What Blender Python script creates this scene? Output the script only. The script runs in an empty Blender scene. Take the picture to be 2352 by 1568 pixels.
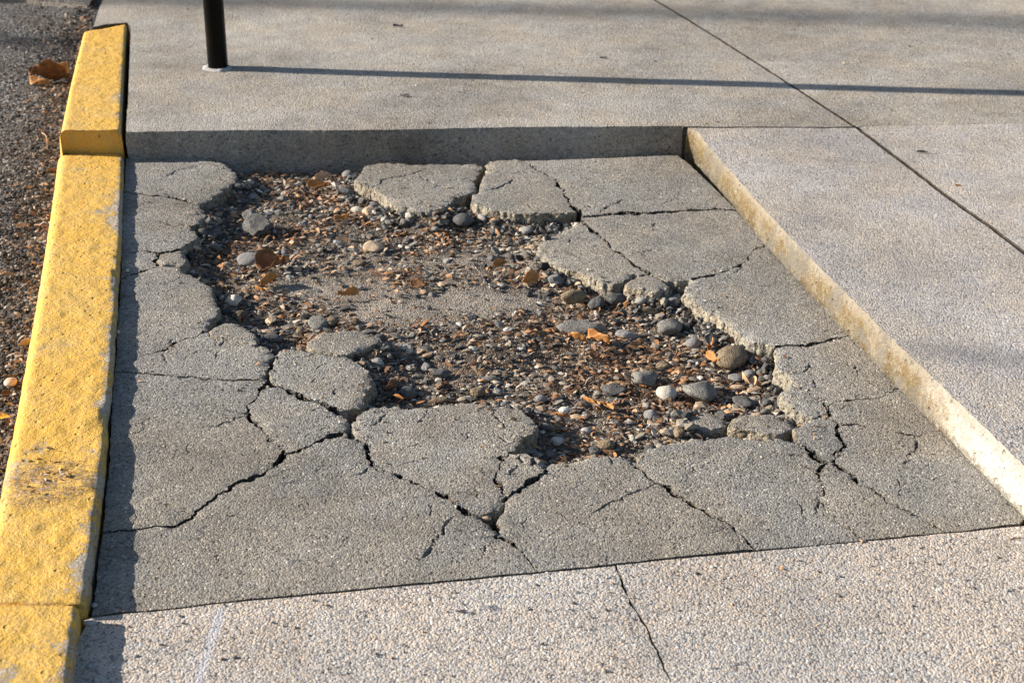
import bpy, math, random
import numpy as np
from mathutils import Vector, Matrix, Euler
from mathutils.geometry import delaunay_2d_cdt

S = bpy.context.scene
COL = S.collection
random.seed(7)
RNG = np.random.default_rng(7)

# ------------------------------------------------------------------ camera, sky, sun, exposure
FPX, PITCH, CAMH = 3500.0, math.radians(26.0), 1.18      # focal length in photo units (2352 wide)
cam_d = bpy.data.cameras.new('camera'); cam = bpy.data.objects.new('camera', cam_d); COL.objects.link(cam)
cam_d.sensor_width = 36.0; cam_d.lens = 36.0 * FPX / 2352.0
cam_d.clip_start = 0.05; cam_d.clip_end = 1500
cam.location = (0, 0, CAMH); cam.rotation_euler = (math.pi / 2 - PITCH, 0, 0)
cam_d.dof.use_dof = True; cam_d.dof.focus_distance = 2.55; cam_d.dof.aperture_fstop = 9.0
S.camera = cam

SUN_EL = math.radians(21.5); SHADOW_AZ = math.radians(-6.0)
sdir = Vector((math.cos(SHADOW_AZ) * math.cos(SUN_EL), math.sin(SHADOW_AZ) * math.cos(SUN_EL), -math.sin(SUN_EL)))
W = bpy.data.worlds.new('World'); S.world = W; W.use_nodes = True
wn = W.node_tree; wn.nodes.clear()
sky = wn.nodes.new('ShaderNodeTexSky'); sky.sky_type = 'NISHITA'; sky.sun_disc = False
sky.sun_elevation = SUN_EL
tosun = -sdir
sky.sun_rotation = math.atan2(tosun.x, tosun.y)
bg = wn.nodes.new('ShaderNodeBackground'); bg.inputs[1].default_value = 0.066
wo = wn.nodes.new('ShaderNodeOutputWorld')
wn.links.new(sky.outputs[0], bg.inputs[0]); wn.links.new(bg.outputs[0], wo.inputs[0])
sl = bpy.data.lights.new('sun', 'SUN'); sl.energy = 5.0; sl.angle = math.radians(0.5); sl.color = (1.0, 0.90, 0.77)
so = bpy.data.objects.new('sun', sl); COL.objects.link(so)
so.rotation_euler = sdir.to_track_quat('-Z', 'Y').to_euler(); so.location = (-6, 1, 5)
S.view_settings.view_transform = 'Standard'; S.view_settings.look = 'None'
S.view_settings.gamma = 1.0; S.view_settings.use_curve_mapping = False
S.view_settings.exposure = 1.05
S.render.engine = 'CYCLES'

CP, SP = math.cos(PITCH), math.sin(PITCH)
def at(x, y, z=0.0):
    u = (x - 1176) / FPX; v = (y - 784) / FPX
    dz = -SP - v * CP; t = (z - CAMH) / dz
    return (u * t, (CP - v * SP) * t)
def depth(y):                                             # metres per photo unit at an image row, on the ground
    return CAMH / (SP + (y - 784) / FPX * CP) / FPX

# ------------------------------------------------------------------ numpy noise
def _h(ix, iy, iz, s):
    n = (ix * 374761393 + iy * 668265263 + iz * 2147483647 + s * 1274126177) & 0xffffffff
    n = ((n ^ (n >> 13)) * 1274126177) & 0xffffffff
    n = n ^ (n >> 16)
    return (n & 0xffffff) / float(0xffffff) * 2 - 1
def vn(x, y, z=0.0, s=0):
    x = np.asarray(x, float); y = np.asarray(y, float); z = np.asarray(z, float) + 0 * x
    xi = np.floor(x).astype(np.int64); yi = np.floor(y).astype(np.int64); zi = np.floor(z).astype(np.int64)
    fx, fy, fz = x - xi, y - yi, z - zi
    fx = fx * fx * (3 - 2 * fx); fy = fy * fy * (3 - 2 * fy); fz = fz * fz * (3 - 2 * fz)
    r = 0
    for dx in (0, 1):
        for dy in (0, 1):
            for dz in (0, 1):
                w = (fx if dx else 1 - fx) * (fy if dy else 1 - fy) * (fz if dz else 1 - fz)
                r = r + w * _h(xi + dx, yi + dy, zi + dz, s)
    return r
def fbm(x, y, z=0.0, s=0, o=3):
    r = 0; a = 1.0; f = 1.0
    for i in range(o):
        r = r + a * vn(np.asarray(x) * f, np.asarray(y) * f, np.asarray(z) * f, s + i * 17); a *= .5; f *= 2.1
    return r

# ------------------------------------------------------------------ object helpers
def tag(o, label=None, cat=None, group=None, kind=None):
    if label: o['label'] = label
    if cat: o['category'] = cat
    if group: o['group'] = group
    if kind: o['kind'] = kind
    return o
def link(name, me, parent=None, loc=None):
    o = bpy.data.objects.new(name, me); COL.objects.link(o)
    if parent: o.parent = parent
    if loc is not None: o.location = loc
    return o
def mesh_from(name, V, F, mats, smooth=True, midx=None):
    V = np.asarray(V, np.float32)
    me = bpy.data.meshes.new(name)
    if isinstance(F, np.ndarray):
        n, k = F.shape
        me.vertices.add(len(V)); me.vertices.foreach_set('co', V.ravel())
        me.loops.add(n * k); me.loops.foreach_set('vertex_index', F.astype(np.int32).ravel())
        me.polygons.add(n); me.polygons.foreach_set('loop_start', np.arange(0, n * k, k, dtype=np.int32))
        me.update(calc_edges=True)
    else:
        me.from_pydata([tuple(map(float, v)) for v in V], [], F)
    for m in (mats if isinstance(mats, (list, tuple)) else [mats]): me.materials.append(m)
    if midx is not None: me.polygons.foreach_set('material_index', np.asarray(midx, np.int32))
    me.polygons.foreach_set('use_smooth', np.full(len(me.polygons), bool(smooth)))
    me.update(); return me

# ------------------------------------------------------------------ materials
class NB:
    def __init__(s, name):
        s.m = bpy.data.materials.new(name); s.m.use_nodes = True; s.t = s.m.node_tree
        s.t.nodes.clear()
        s.o = s.t.nodes.new('ShaderNodeOutputMaterial'); s.b = s.t.nodes.new('ShaderNodeBsdfPrincipled')
        s.t.links.new(s.b.outputs[0], s.o.inputs[0])
        s.tc = s.t.nodes.new('ShaderNodeTexCoord')
    def n(s, ty, **k):
        x = s.t.nodes.new(ty)
        for a, b in k.items(): setattr(x, a, b)
        return x
    def l(s, a, b): s.t.links.new(a, b)
    def co(s, off=(0, 0, 0), sc=(1, 1, 1), src='Object'):
        m = s.n('ShaderNodeMapping'); m.inputs['Location'].default_value = off; m.inputs['Scale'].default_value = sc
        s.l(s.tc.outputs[src], m.inputs[0]); return m.outputs[0]
    def noise(s, scale, detail=4, rough=.55, vec=None, dist=0):
        x = s.n('ShaderNodeTexNoise'); x.inputs['Scale'].default_value = scale; x.inputs['Detail'].default_value = detail
        x.inputs['Roughness'].default_value = rough; x.inputs['Distortion'].default_value = dist
        s.l(vec or s.tc.outputs['Object'], x.inputs['Vector']); return x.outputs['Fac']
    def vor(s, scale, feature='F1', vec=None, rnd=1.0):
        x = s.n('ShaderNodeTexVoronoi'); x.feature = feature; x.inputs['Scale'].default_value = scale
        x.inputs['Randomness'].default_value = rnd
        s.l(vec or s.tc.outputs['Object'], x.inputs['Vector']); return x
    def ramp(s, fac, stops, interp='LINEAR'):
        x = s.n('ShaderNodeValToRGB'); x.color_ramp.interpolation = interp
        e = x.color_ramp.elements
        while len(e) > 1: e.remove(e[-1])
        e[0].position = stops[0][0]; c = stops[0][1]; e[0].color = (*c, 1) if len(c) == 3 else c
        for p, c in stops[1:]:
            q = e.new(p); q.color = (*c, 1)
        s.l(fac, x.inputs[0]); return x.outputs[0]
    def mix(s, fac, a, b, mode='MIX'):
        x = s.n('ShaderNodeMix', data_type='RGBA', blend_type=mode)
        for v, i in ((fac, 0), (a, 6), (b, 7)):
            if isinstance(v, (int, float)): x.inputs[i].default_value = v
            elif isinstance(v, tuple): x.inputs[i].default_value = (*v, 1)
            else: s.l(v, x.inputs[i])
        return x.outputs[2]
    def math(s, op, a, b=None, c=None, clamp=False):
        x = s.n('ShaderNodeMath', operation=op); x.use_clamp = clamp
        for i, v in enumerate((a, b, c)):
            if v is None: continue
            if isinstance(v, (int, float)): x.inputs[i].default_value = v
            else: s.l(v, x.inputs[i])
        return x.outputs[0]
    def sstep(s, v, a, b):
        x = s.n('ShaderNodeMapRange'); x.interpolation_type = 'SMOOTHSTEP'
        s.l(v, x.inputs[0]); x.inputs[1].default_value = a; x.inputs[2].default_value = b
        return x.outputs[0]
    def bump(s, h, dist, strength=1.0, prev=None):
        x = s.n('ShaderNodeBump'); x.inputs['Distance'].default_value = dist; x.inputs['Strength'].default_value = strength
        s.l(h, x.inputs['Height'])
        if prev: s.l(prev, x.inputs['Normal'])
        return x.outputs[0]
    def out(s, col, rough=.9, normal=None, spec=.3):
        if isinstance(col, tuple): s.b.inputs['Base Color'].default_value = (*col, 1)
        else: s.l(col, s.b.inputs['Base Color'])
        if isinstance(rough, (int, float)): s.b.inputs['Roughness'].default_value = rough
        else: s.l(rough, s.b.inputs['Roughness'])
        s.b.inputs['Specular IOR Level'].default_value = spec
        if normal: s.l(normal, s.b.inputs['Normal'])
        return s.m

def concrete(name, base, grains, gscale=260, gmix=.55, bump=.0016, blotch=.12, warm=(1.05, 1.0, .94), cool=(.99, 1.0, 1.01), fine=1.0, streak=0.0):
    """Weathered concrete: fine sand grain, exposed aggregate of mixed colours, blotches, pits."""
    k = NB(name)
    v1 = k.vor(gscale); v2 = k.vor(gscale * 2.3)
    sep = k.n('ShaderNodeSeparateColor'); k.l(v1.outputs['Color'], sep.inputs[0])
    sep2 = k.n('ShaderNodeSeparateColor'); k.l(v2.outputs['Color'], sep2.inputs[0])
    g1 = k.ramp(sep.outputs[0], grains, 'CONSTANT')
    g2 = k.ramp(sep2.outputs[1], grains, 'CONSTANT')
    sel = k.sstep(k.noise(gscale * .5, 2), .40, .62)
    g = k.mix(sel, g1, g2)
    big = k.noise(2.3, 5, .6); mid = k.noise(14, 5, .65); sm = k.noise(90, 4, .7)
    col = k.mix(gmix, base, g)
    tone = k.math('ADD', k.math('MULTIPLY', k.math('SUBTRACT', big, .5), blotch * 5), k.math('MULTIPLY', k.math('SUBTRACT', mid, .5), blotch * 3))
    tone = k.math('ADD', tone, k.math('MULTIPLY', k.math('SUBTRACT', sm, .5), blotch * 3.2))
    tone = k.math('ADD', tone, 1.0)
    cc = k.n('ShaderNodeCombineColor')
    for i in range(3): k.l(tone, cc.inputs[i])
    col = k.mix(1.0, col, cc.outputs[0], 'MULTIPLY')
    tint = k.mix(k.sstep(k.noise(5.5, 4, .6, vec=k.co((3, 9, 1))), .38, .62), warm, cool)
    col = k.mix(1.0, col, tint, 'MULTIPLY')
    # small dark pits
    pv = k.vor(95, vec=k.co((.3, .7, 0)))
    sp = k.n('ShaderNodeSeparateColor'); k.l(pv.outputs['Color'], sp.inputs[0])
    pit = k.math('MULTIPLY', k.sstep(pv.outputs['Distance'], .26, .12), k.sstep(sp.outputs[2], .80, .86))
    col = k.mix(k.math('MULTIPLY', pit, .55), col, (.06, .055, .05))
    dist = k.math('MULTIPLY', k.math('ADD', v1.outputs['Distance'], k.math('MULTIPLY', v2.outputs['Distance'], .4)), -1.0)
    h = k.math('ADD', dist, k.math('MULTIPLY', sep.outputs[1], .7))
    h = k.math('ADD', h, k.math('MULTIPLY', sm, 1.2 * fine))
    h = k.math('ADD', h, k.math('MULTIPLY', pit, -2.2))
    n1 = k.bump(mid, .006, .5)
    n2 = k.bump(h, bump, 1.0, n1)
    return k.out(col, .92, n2, .2)

G_FRONT = [(0, (.10, .10, .11)), (.10, (.20, .205, .22)), (.26, (.46, .43, .39)), (.50, (.56, .50, .43)), (.68, (.40, .42, .45)), (.82, (.60, .48, .37)), (.93, (.72, .70, .66))]
G_UP = [(0, (.16, .155, .15)), (.12, (.27, .265, .26)), (.34, (.40, .37, .33)), (.60, (.46, .41, .35)), (.80, (.36, .37, .38)), (.93, (.58, .55, .50))]
G_PATCH = [(0, (.07, .07, .072)), (.12, (.18, .177, .172)), (.34, (.27, .256, .233)), (.64, (.345, .32, .28)), (.86, (.27, .275, .285)), (.955, (.60, .57, .52))]
M_front = concrete('pale exposed aggregate concrete', (.40, .365, .335), G_FRONT, 285, .80, .0015, .17, warm=(1.05, 1.0, .95))
M_right = concrete('pale grey aggregate concrete', (.34, .322, .305), G_FRONT, 285, .62, .0015, .19, warm=(1.04, 1, .95), cool=(.98, .99, 1.03))
M_up = concrete('buff grey pavement concrete', (.285, .262, .232), G_UP, 260, .62, .0018, .27, warm=(1.05, 1.0, .93))
M_patch = concrete('dark grey patch concrete', (.20, .19, .17), G_PATCH, 330, .85, .0014, .24, warm=(1.05, 1.0, .93))
G_BRK = [(0, (.10, .09, .08)), (.2, (.24, .22, .18)), (.5, (.36, .32, .25)), (.75, (.26, .25, .23)), (.92, (.50, .46, .38))]
M_break = concrete('freshly broken concrete edge', (.30, .27, .21), G_BRK, 110, .6, .005, .2, fine=1.6)

def stain_or_shade(m, p0, p1, w, soft, col, amt):
    """a smear or painted shadow along the segment p0-p1 in world x, y"""
    t = m.node_tree; N = t.nodes; L = t.links; b = [n for n in N if n.type == 'BSDF_PRINCIPLED'][0]
    src = b.inputs['Base Color'].links[0].from_socket
    def M(op, *a, clamp=False):
        x = N.new('ShaderNodeMath'); x.operation = op; x.use_clamp = clamp
        for i, v in enumerate(a):
            if isinstance(v, (int, float)): x.inputs[i].default_value = v
            else: L.new(v, x.inputs[i])
        return x.outputs[0]
    tc = N.new('ShaderNodeTexCoord'); sp = N.new('ShaderNodeSeparateXYZ'); L.new(tc.outputs['Object'], sp.inputs[0])
    dx, dy = p1[0] - p0[0], p1[1] - p0[1]; q = math.hypot(dx, dy); dx /= q; dy /= q
    ax = M('SUBTRACT', sp.outputs[0], p0[0]); ay = M('SUBTRACT', sp.outputs[1], p0[1])
    u = M('ADD', M('MULTIPLY', ax, dx), M('MULTIPLY', ay, dy)); v = M('ADD', M('MULTIPLY', ax, -dy), M('MULTIPLY', ay, dx))
    over = M('ADD', M('MAXIMUM', M('MULTIPLY', u, -1.0), 0.0), M('MAXIMUM', M('SUBTRACT', u, q), 0.0))
    no = N.new('ShaderNodeTexNoise'); no.inputs['Scale'].default_value = 30; no.inputs['Detail'].default_value = 4; L.new(tc.outputs['Object'], no.inputs[0])
    d = M('ADD', M('ADD', M('ABSOLUTE', v), M('MULTIPLY', over, .6)), M('MULTIPLY', M('SUBTRACT', no.outputs[0], .5), w * 1.2))
    mr = N.new('ShaderNodeMapRange'); mr.interpolation_type = 'SMOOTHSTEP'; L.new(d, mr.inputs[0]); mr.inputs[1].default_value = w + soft; mr.inputs[2].default_value = max(0, w - soft)
    mx = N.new('ShaderNodeMix'); mx.data_type = 'RGBA'; L.new(M('MULTIPLY', mr.outputs[0], amt), mx.inputs[0]); L.new(src, mx.inputs[6]); mx.inputs[7].default_value = (*col, 1)
    L.new(mx.outputs[2], b.inputs['Base Color'])
stain_or_shade(M_front, at(507, 1408), at(452, 1580), .006, .004, (.50, .50, .54), .7)
stain_or_shade(M_front, at(1128, 1398), at(1136, 1400), .006, .004, (.10, .12, .15), .75)
stain_or_shade(M_right, at(2120, 800, .07), at(2420, 835, .07), .018, .05, (.13, .14, .16), .45)  # soft shadow of something unseen, painted into the slab colour
stain_or_shade(M_up, at(300, 150, .066), at(480, 155, .066), .02, .03, (.20, .15, .10), .3)
def mat_face():
    """step face of the right slab: limewashed cream with ochre algae stains"""
    k = NB('cream weathered slab face')
    n1 = k.noise(16, 6, .75, dist=.3); n2 = k.noise(95, 5, .75); n3 = k.noise(230, 3, .7)
    sx = k.n('ShaderNodeSeparateXYZ'); k.l(k.tc.outputs['Object'], sx.inputs[0])
    front = k.sstep(k.math('ADD', sx.outputs[1], k.math('MULTIPLY', n1, .35)), 2.42, 2.16)       # the whitewashed end
    och = k.sstep(k.math('ADD', k.math('MULTIPLY', n1, .7), k.math('MULTIPLY', n2, .5)), .50, .64)
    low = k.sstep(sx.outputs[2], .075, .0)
    och = k.math('MULTIPLY', och, k.math('SUBTRACT', 1.0, k.math('MULTIPLY', front, .95)))
    base = k.mix(front, k.mix(k.sstep(n2, .40, .60), (.24, .20, .14), (.36, .30, .22)), (.64, .61, .55))
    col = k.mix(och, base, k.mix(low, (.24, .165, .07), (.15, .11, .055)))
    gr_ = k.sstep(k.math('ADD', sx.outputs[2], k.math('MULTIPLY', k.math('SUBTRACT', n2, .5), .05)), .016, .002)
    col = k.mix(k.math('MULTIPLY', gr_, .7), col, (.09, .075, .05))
    col = k.mix(k.sstep(n3, .58, .68), col, (.46, .42, .34))
    top = k.sstep(k.math('ADD', sx.outputs[2], k.math('MULTIPLY', k.math('SUBTRACT', n2, .5), .07)), .040, .062)
    col = k.mix(k.math('MULTIPLY', top, .65), col, (.36, .335, .29))
    crm = k.sstep(k.noise(38, 6, .8, vec=k.co((4, 4, 9))), .53, .60)
    col = k.mix(k.math('MULTIPLY', crm, .6), col, k.mix(front, (.32, .28, .20), (.46, .43, .38)))
    col = k.mix(k.math('MULTIPLY', k.sstep(k.noise(150, 3, vec=k.co((1, 5, 2))), .60, .68), .6), col, (.11, .09, .06))
    gp = k.math('MULTIPLY', k.sstep(k.noise(9, 6, .8, vec=k.co((8, 1, 2))), .50, .58), k.math('SUBTRACT', 1.0, k.math('MULTIPLY', front, .8)))
    col = k.mix(k.math('MULTIPLY', gp, .7), col, (.19, .18, .16))
    vp = k.vor(60); sp = k.n('ShaderNodeSeparateColor'); k.l(vp.outputs['Color'], sp.inputs[0])
    pit = k.math('MULTIPLY', k.sstep(vp.outputs['Distance'], .34, .14), k.sstep(sp.outputs[0], .78, .86))
    col = k.mix(k.math('MULTIPLY', pit, .25), col, (.13, .11, .08))
    h = k.math('ADD', k.math('ADD', n2, k.math('MULTIPLY', n3, .6)), k.math('MULTIPLY', pit, -.6))
    return k.out(col, .92, k.bump(h, .007, 1.0), .2)
M_face = mat_face()
M_joint = concrete('dirty joint wall', (.07, .062, .052), [(0, (.03, .028, .025)), (.5, (.08, .07, .06)), (.9, (.16, .14, .11))], 170, .5, .004, .25)
M_crk = concrete('darker crack wall', (.12, .11, .095), [(0, (.05, .048, .045)), (.5, (.12, .11, .10)), (.93, (.26, .24, .20))], 170, .5, .004, .2)  # crack walls, darker than the patch tops
M_stepface = concrete('grimy step face concrete', (.27, .25, .225), G_UP, 170, .5, .004, .25, fine=1.4)

def mat_yellow():
    k = NB('worn yellow kerb paint')
    sx = k.n('ShaderNodeSeparateXYZ'); k.l(k.tc.outputs['Object'], sx.inputs[0])
    att = k.n('ShaderNodeAttribute'); att.attribute_name = 'edge'
    n1 = k.noise(9, 6, .7, dist=.4); n2 = k.noise(55, 5, .7); n3 = k.noise(170, 4, .7); n4 = k.noise(3, 3, .5)
    y = k.mix(k.sstep(n2, .35, .65), (.72, .42, .060), (.62, .385, .10))
    y = k.mix(k.math('MULTIPLY', k.sstep(n1, .45, .66), .5), y, (.60, .42, .15))
    y = k.mix(k.math('MULTIPLY', k.sstep(n4, .50, .62), .35), y, (.70, .38, .03))
    # wear: paint gone, more of it at the right hand arris and towards the front
    wv = k.math('ADD', k.math('MULTIPLY', n1, .8), k.math('MULTIPLY', n3, .45))
    wv = k.math('ADD', wv, k.math('MULTIPLY', att.outputs['Fac'], .14))
    frontw = k.sstep(sx.outputs[1], 3.1, 1.8)
    wv = k.math('ADD', wv, k.math('MULTIPLY', frontw, .035))
    wear = k.sstep(wv, .745, .80)
    bare = k.mix(k.sstep(n3, .4, .6), (.33, .30, .26), (.46, .42, .38))
    col = k.mix(k.math('MULTIPLY', wear, .85), y, bare)
    # scuffed rusty spot near the front
    vm = k.n('ShaderNodeVectorMath', operation='DISTANCE'); k.l(k.tc.outputs['Object'], vm.inputs[0]); sxp, syp = at(112, 1112, .02)
    vm.inputs[1].default_value = (sxp, syp, .02)
    sc = k.math('MULTIPLY', k.sstep(vm.outputs['Value'], .085, .03), k.sstep(k.noise(75, 4, .75, vec=k.co((0, 0, 0), (.5, 1.5, 1))), .47, .52))
    col = k.mix(k.math('MULTIPLY', sc, .9), col, k.mix(k.sstep(n3, .45, .6), (.40, .18, .03), (.44, .40, .36)))
    pv = k.vor(70, vec=k.co((.1, .2, 0))); sp = k.n('ShaderNodeSeparateColor'); k.l(pv.outputs['Color'], sp.inputs[0])
    pit = k.math('MULTIPLY', k.sstep(pv.outputs['Distance'], .28, .10), k.sstep(sp.outputs[0], .70, .80))
    col = k.mix(k.math('MULTIPLY', pit, .45), col, (.22, .15, .05))
    grime = k.sstep(k.noise(26, 5, .75, vec=k.co((7, 1, 3))), .60, .75)
    col = k.mix(k.math('MULTIPLY', grime, .5), col, (.30, .20, .08))
    fl = k.sstep(k.noise(120, 5, .8, vec=k.co((2, 8, 4))), .60, .66)
    col = k.mix(k.math('MULTIPLY', fl, .45), col, (.34, .27, .17))
    h = k.math('ADD', k.math('MULTIPLY', n2, 1.2), k.math('MULTIPLY', n3, .7))
    h = k.math('ADD', h, k.math('MULTIPLY', pit, -1.0)); h = k.math('ADD', h, k.math('MULTIPLY', wear, -.5))
    h = k.math('ADD', h, k.math('MULTIPLY', sc, 1.8))
    nn = k.bump(h, .0042, 1.0)
    nn = k.bump(k.noise(380, 2), .0006, 1, nn)
    return k.out(col, k.mix(wear, (.62, .62, .62), (.9, .9, .9)), nn, .35)
M_yellow = mat_yellow()

def mat_asphalt():
    k = NB('worn asphalt with loose grit')
    v = k.vor(170); sp = k.n('ShaderNodeSeparateColor'); k.l(v.outputs['Color'], sp.inputs[0])
    g = k.ramp(sp.outputs[0], [(0, (.035, .035, .04)), (.3, (.075, .075, .082)), (.55, (.13, .125, .12)), (.78, (.19, .17, .15)), (.92, (.36, .33, .30))], 'CONSTANT')
    n1 = k.noise(6, 5, .6)
    col = k.mix(k.sstep(n1, .45, .62), g, k.mix(.5, g, (.075, .055, .04)))
    h = k.math('ADD', k.math('MULTIPLY', v.outputs['Distance'], -1.3), k.math('MULTIPLY', sp.outputs[1], .8))
    return k.out(col, .85, k.bump(h, .005, 1.0, k.bump(k.noise(25, 3), .01, .6)), .35)
M_asph = mat_asphalt()

def mat_dirt():
    k = NB('packed gritty dirt')
    n1 = k.noise(8, 6, .65); n2 = k.noise(70, 4, .7)
    v = k.vor(330); sp = k.n('ShaderNodeSeparateColor'); k.l(v.outputs['Color'], sp.inputs[0])
    g = k.ramp(sp.outputs[0], [(0, (.04, .03, .025)), (.35, (.12, .10, .085)), (.7, (.20, .175, .15)), (.93, (.42, .37, .31))], 'CONSTANT')
    att = k.n('ShaderNodeAttribute'); att.attribute_name = 'pale'
    base = k.mix(k.math('ADD', att.outputs['Fac'], k.math('MULTIPLY', k.math('SUBTRACT', n1, .5), 1.2), clamp=True), (.13, .10, .074), (.38, .34, .29))
    col = k.mix(.42, base, g)
    h = k.math('ADD', n2, k.math('MULTIPLY', v.outputs['Distance'], -.5))
    return k.out(col, .95, k.bump(h, .004, 1.0), .15)
M_dirt = mat_dirt()

def mat_island(name, stops, rough=.8, bumpd=.0006, bs=500, spec=.3):
    k = NB(name)
    gi = k.n('ShaderNodeNewGeometry')
    c = k.ramp(gi.outputs['Random Per Island'], stops, 'CONSTANT')
    n = k.noise(bs * .5, 3, .7)
    col = k.mix(.45, c, k.mix(n, (.25, .24, .23), (1.0, 1.0, 1.0)), 'MULTIPLY')
    return k.out(col, rough, k.bump(k.noise(bs, 3, .7), bumpd, 1.0), spec)
M_gravel = mat_island('mixed gravel', [(0, (.05, .048, .046)), (.12, (.11, .105, .10)), (.26, (.19, .175, .155)), (.40, (.28, .23, .18)), (.52, (.42, .31, .21)), (.62, (.36, .34, .31)), (.70, (.46, .26, .13)), (.78, (.54, .40, .27)), (.86, (.60, .54, .46)), (.94, (.78, .74, .68))])
M_chip = mat_island('flat stone chips', [(0, (.09, .085, .08)), (.18, (.16, .152, .14)), (.36, (.24, .225, .20)), (.52, (.32, .28, .225)), (.66, (.29, .275, .255)), (.76, (.38, .26, .17)), (.86, (.44, .37, .28)), (.95, (.60, .56, .50))])
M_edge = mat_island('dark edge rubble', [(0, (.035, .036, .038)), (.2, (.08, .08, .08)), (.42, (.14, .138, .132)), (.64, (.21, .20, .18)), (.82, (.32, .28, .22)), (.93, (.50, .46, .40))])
M_roadgrit = mat_island('road grit', [(0, (.04, .04, .042)), (.25, (.09, .085, .08)), (.5, (.14, .125, .11)), (.72, (.21, .175, .14)), (.87, (.34, .26, .20)), (.955, (.52, .47, .42))])
M_litter = mat_island('dry leaf litter', [(0, (.08, .045, .028)), (.24, (.20, .10, .05)), (.46, (.38, .18, .075)), (.62, (.46, .27, .14)), (.76, (.28, .18, .11)), (.88, (.54, .41, .29))], .75, .0004, 700)

def mat_stone(name, c1, c2, scale=60, bumpd=.0012, pits=0.0, rough=.85):
    k = NB(name)
    n = k.noise(scale, 5, .7); n2 = k.noise(scale * 5, 3, .7)
    col = k.mix(k.sstep(n, .35, .65), c1, c2)
    col = k.mix(k.math('MULTIPLY', k.sstep(n2, .58, .70), .5), col, tuple(min(1, v * 1.7) for v in c2))
    col = k.mix(k.math('MULTIPLY', k.sstep(n2, .42, .34), .5), col, tuple(v * .4 for v in c1))
    h = k.math('ADD', n, n2)
    nn = k.bump(h, bumpd, 1.0)
    if pits:
        v = k.vor(scale * 3.2); nn = k.bump(k.sstep(v.outputs['Distance'], .12, .4), pits, 1.0, nn)
    return k.out(col, rough, nn, .3)
ST = {
 'grey': mat_stone('smooth mid grey stone', (.17, .17, .17), (.26, .25, .24)),
 'light': mat_stone('light grey stone', (.34, .33, .32), (.46, .44, .41)),
 'dark': mat_stone('dark grey stone', (.07, .07, .072), (.13, .128, .125)),
 'rough': mat_stone('rough pitted grey stone', (.13, .128, .12), (.25, .24, .22), 80, .002, .002),
 'darkrough': mat_stone('rough dark stone', (.075, .075, .075), (.16, .155, .145), 90, .002, .0025),
 'tan': mat_stone('buff tan stone', (.38, .28, .19), (.50, .38, .27), 40),
 'brown': mat_stone('brown stone', (.15, .115, .075), (.27, .21, .14), 70, .002, .0015),
 'beige': mat_stone('beige stone', (.40, .36, .30), (.55, .50, .43), 50),
 'white': mat_stone('white stone', (.62, .60, .56), (.78, .76, .72), 40),
 'pink': mat_stone('pinkish pebble', (.55, .36, .28), (.66, .48, .39), 40, .0006),
 'blue': mat_stone('blue grey pebble', (.24, .28, .33), (.36, .40, .44), 40, .0006),
}
def mat_leaf(name, a, b):
    k = NB(name); n = k.noise(45, 5, .7)
    col = k.mix(k.sstep(n, .35, .65), a, b)
    k.b.inputs['Subsurface Weight'].default_value = 0.0
    return k.out(col, .7, k.bump(k.noise(120, 4), .001, 1.0), .3)
LF = [mat_leaf('dark brown dry leaf', (.13, .06, .025), (.28, .14, .06)),
      mat_leaf('orange brown dry leaf', (.36, .15, .04), (.52, .27, .10)),
      mat_leaf('pale tan dry leaf', (.48, .30, .17), (.62, .44, .28)),
      mat_leaf('golden yellow leaf', (.60, .30, .03), (.70, .42, .06))]

def mat_black():
    k = NB('black gloss painted metal'); n = k.noise(80, 4, .7)
    sp = k.sstep(k.noise(260, 3, .7), .70, .74)
    col = k.mix(k.math('MULTIPLY', sp, .6), (.002, .002, .002), (.20, .19, .16))
    return k.out(col, .30, k.bump(n, .0006, .3), .12)
M_black = mat_black()
M_grout = mat_stone('pale mortar ring', (.34, .34, .35), (.50, .50, .50), 90, .003)

def mat_ground():
    k = NB('dry soil ground'); n = k.noise(3, 8, .7)
    return k.out(k.mix(n, (.10, .08, .06), (.20, .17, .13)), .95, k.bump(k.noise(30, 5), .02, .6), .1)
M_ground = mat_ground()

# ------------------------------------------------------------------ polygon tools
def densify(P, step):
    out = []; idx = []
    n = len(P)
    for i in range(n):
        a = np.array(P[i][:2]); b = np.array(P[(i + 1) % n][:2]); k = max(1, int(np.linalg.norm(b - a) / step))
        for j in range(k):
            out.append(a + (b - a) * j / k); idx.append((i, j / k))
    return np.array(out), idx
def rough2d(P, a1, a2, a3=0.0):
    x, y = P[:, 0], P[:, 1]
    dx = a1 * vn(x * 38, y * 38, 0, 1) + a2 * vn(x * 110, y * 110, 0, 2) + a3 * vn(x * 290, y * 290, 0, 3)
    dy = a1 * vn(x * 38, y * 38, 0, 4) + a2 * vn(x * 110, y * 110, 0, 5) + a3 * vn(x * 290, y * 290, 0, 6)
    return np.stack([dx, dy], 1)
def normals2d(P):                                         # outward normals of a counter-clockwise ring
    t = np.roll(P, -1, 0) - np.roll(P, 1, 0); L = np.linalg.norm(t, axis=1, keepdims=True) + 1e-12; t /= L
    return np.stack([t[:, 1], -t[:, 0]], 1)
def area(P):
    x, y = P[:, 0], P[:, 1]; return .5 * np.sum(x * np.roll(y, -1) - np.roll(x, -1) * y)
def inside(px, py, poly):
    r = np.zeros(len(px), bool); n = len(poly); j = n - 1
    for i in range(n):
        xi, yi = poly[i]; xj, yj = poly[j]
        c = ((yi > py) != (yj > py)) & (px < (xj - xi) * (py - yi) / (yj - yi + 1e-15) + xi)
        r ^= c; j = i
    return r

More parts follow.
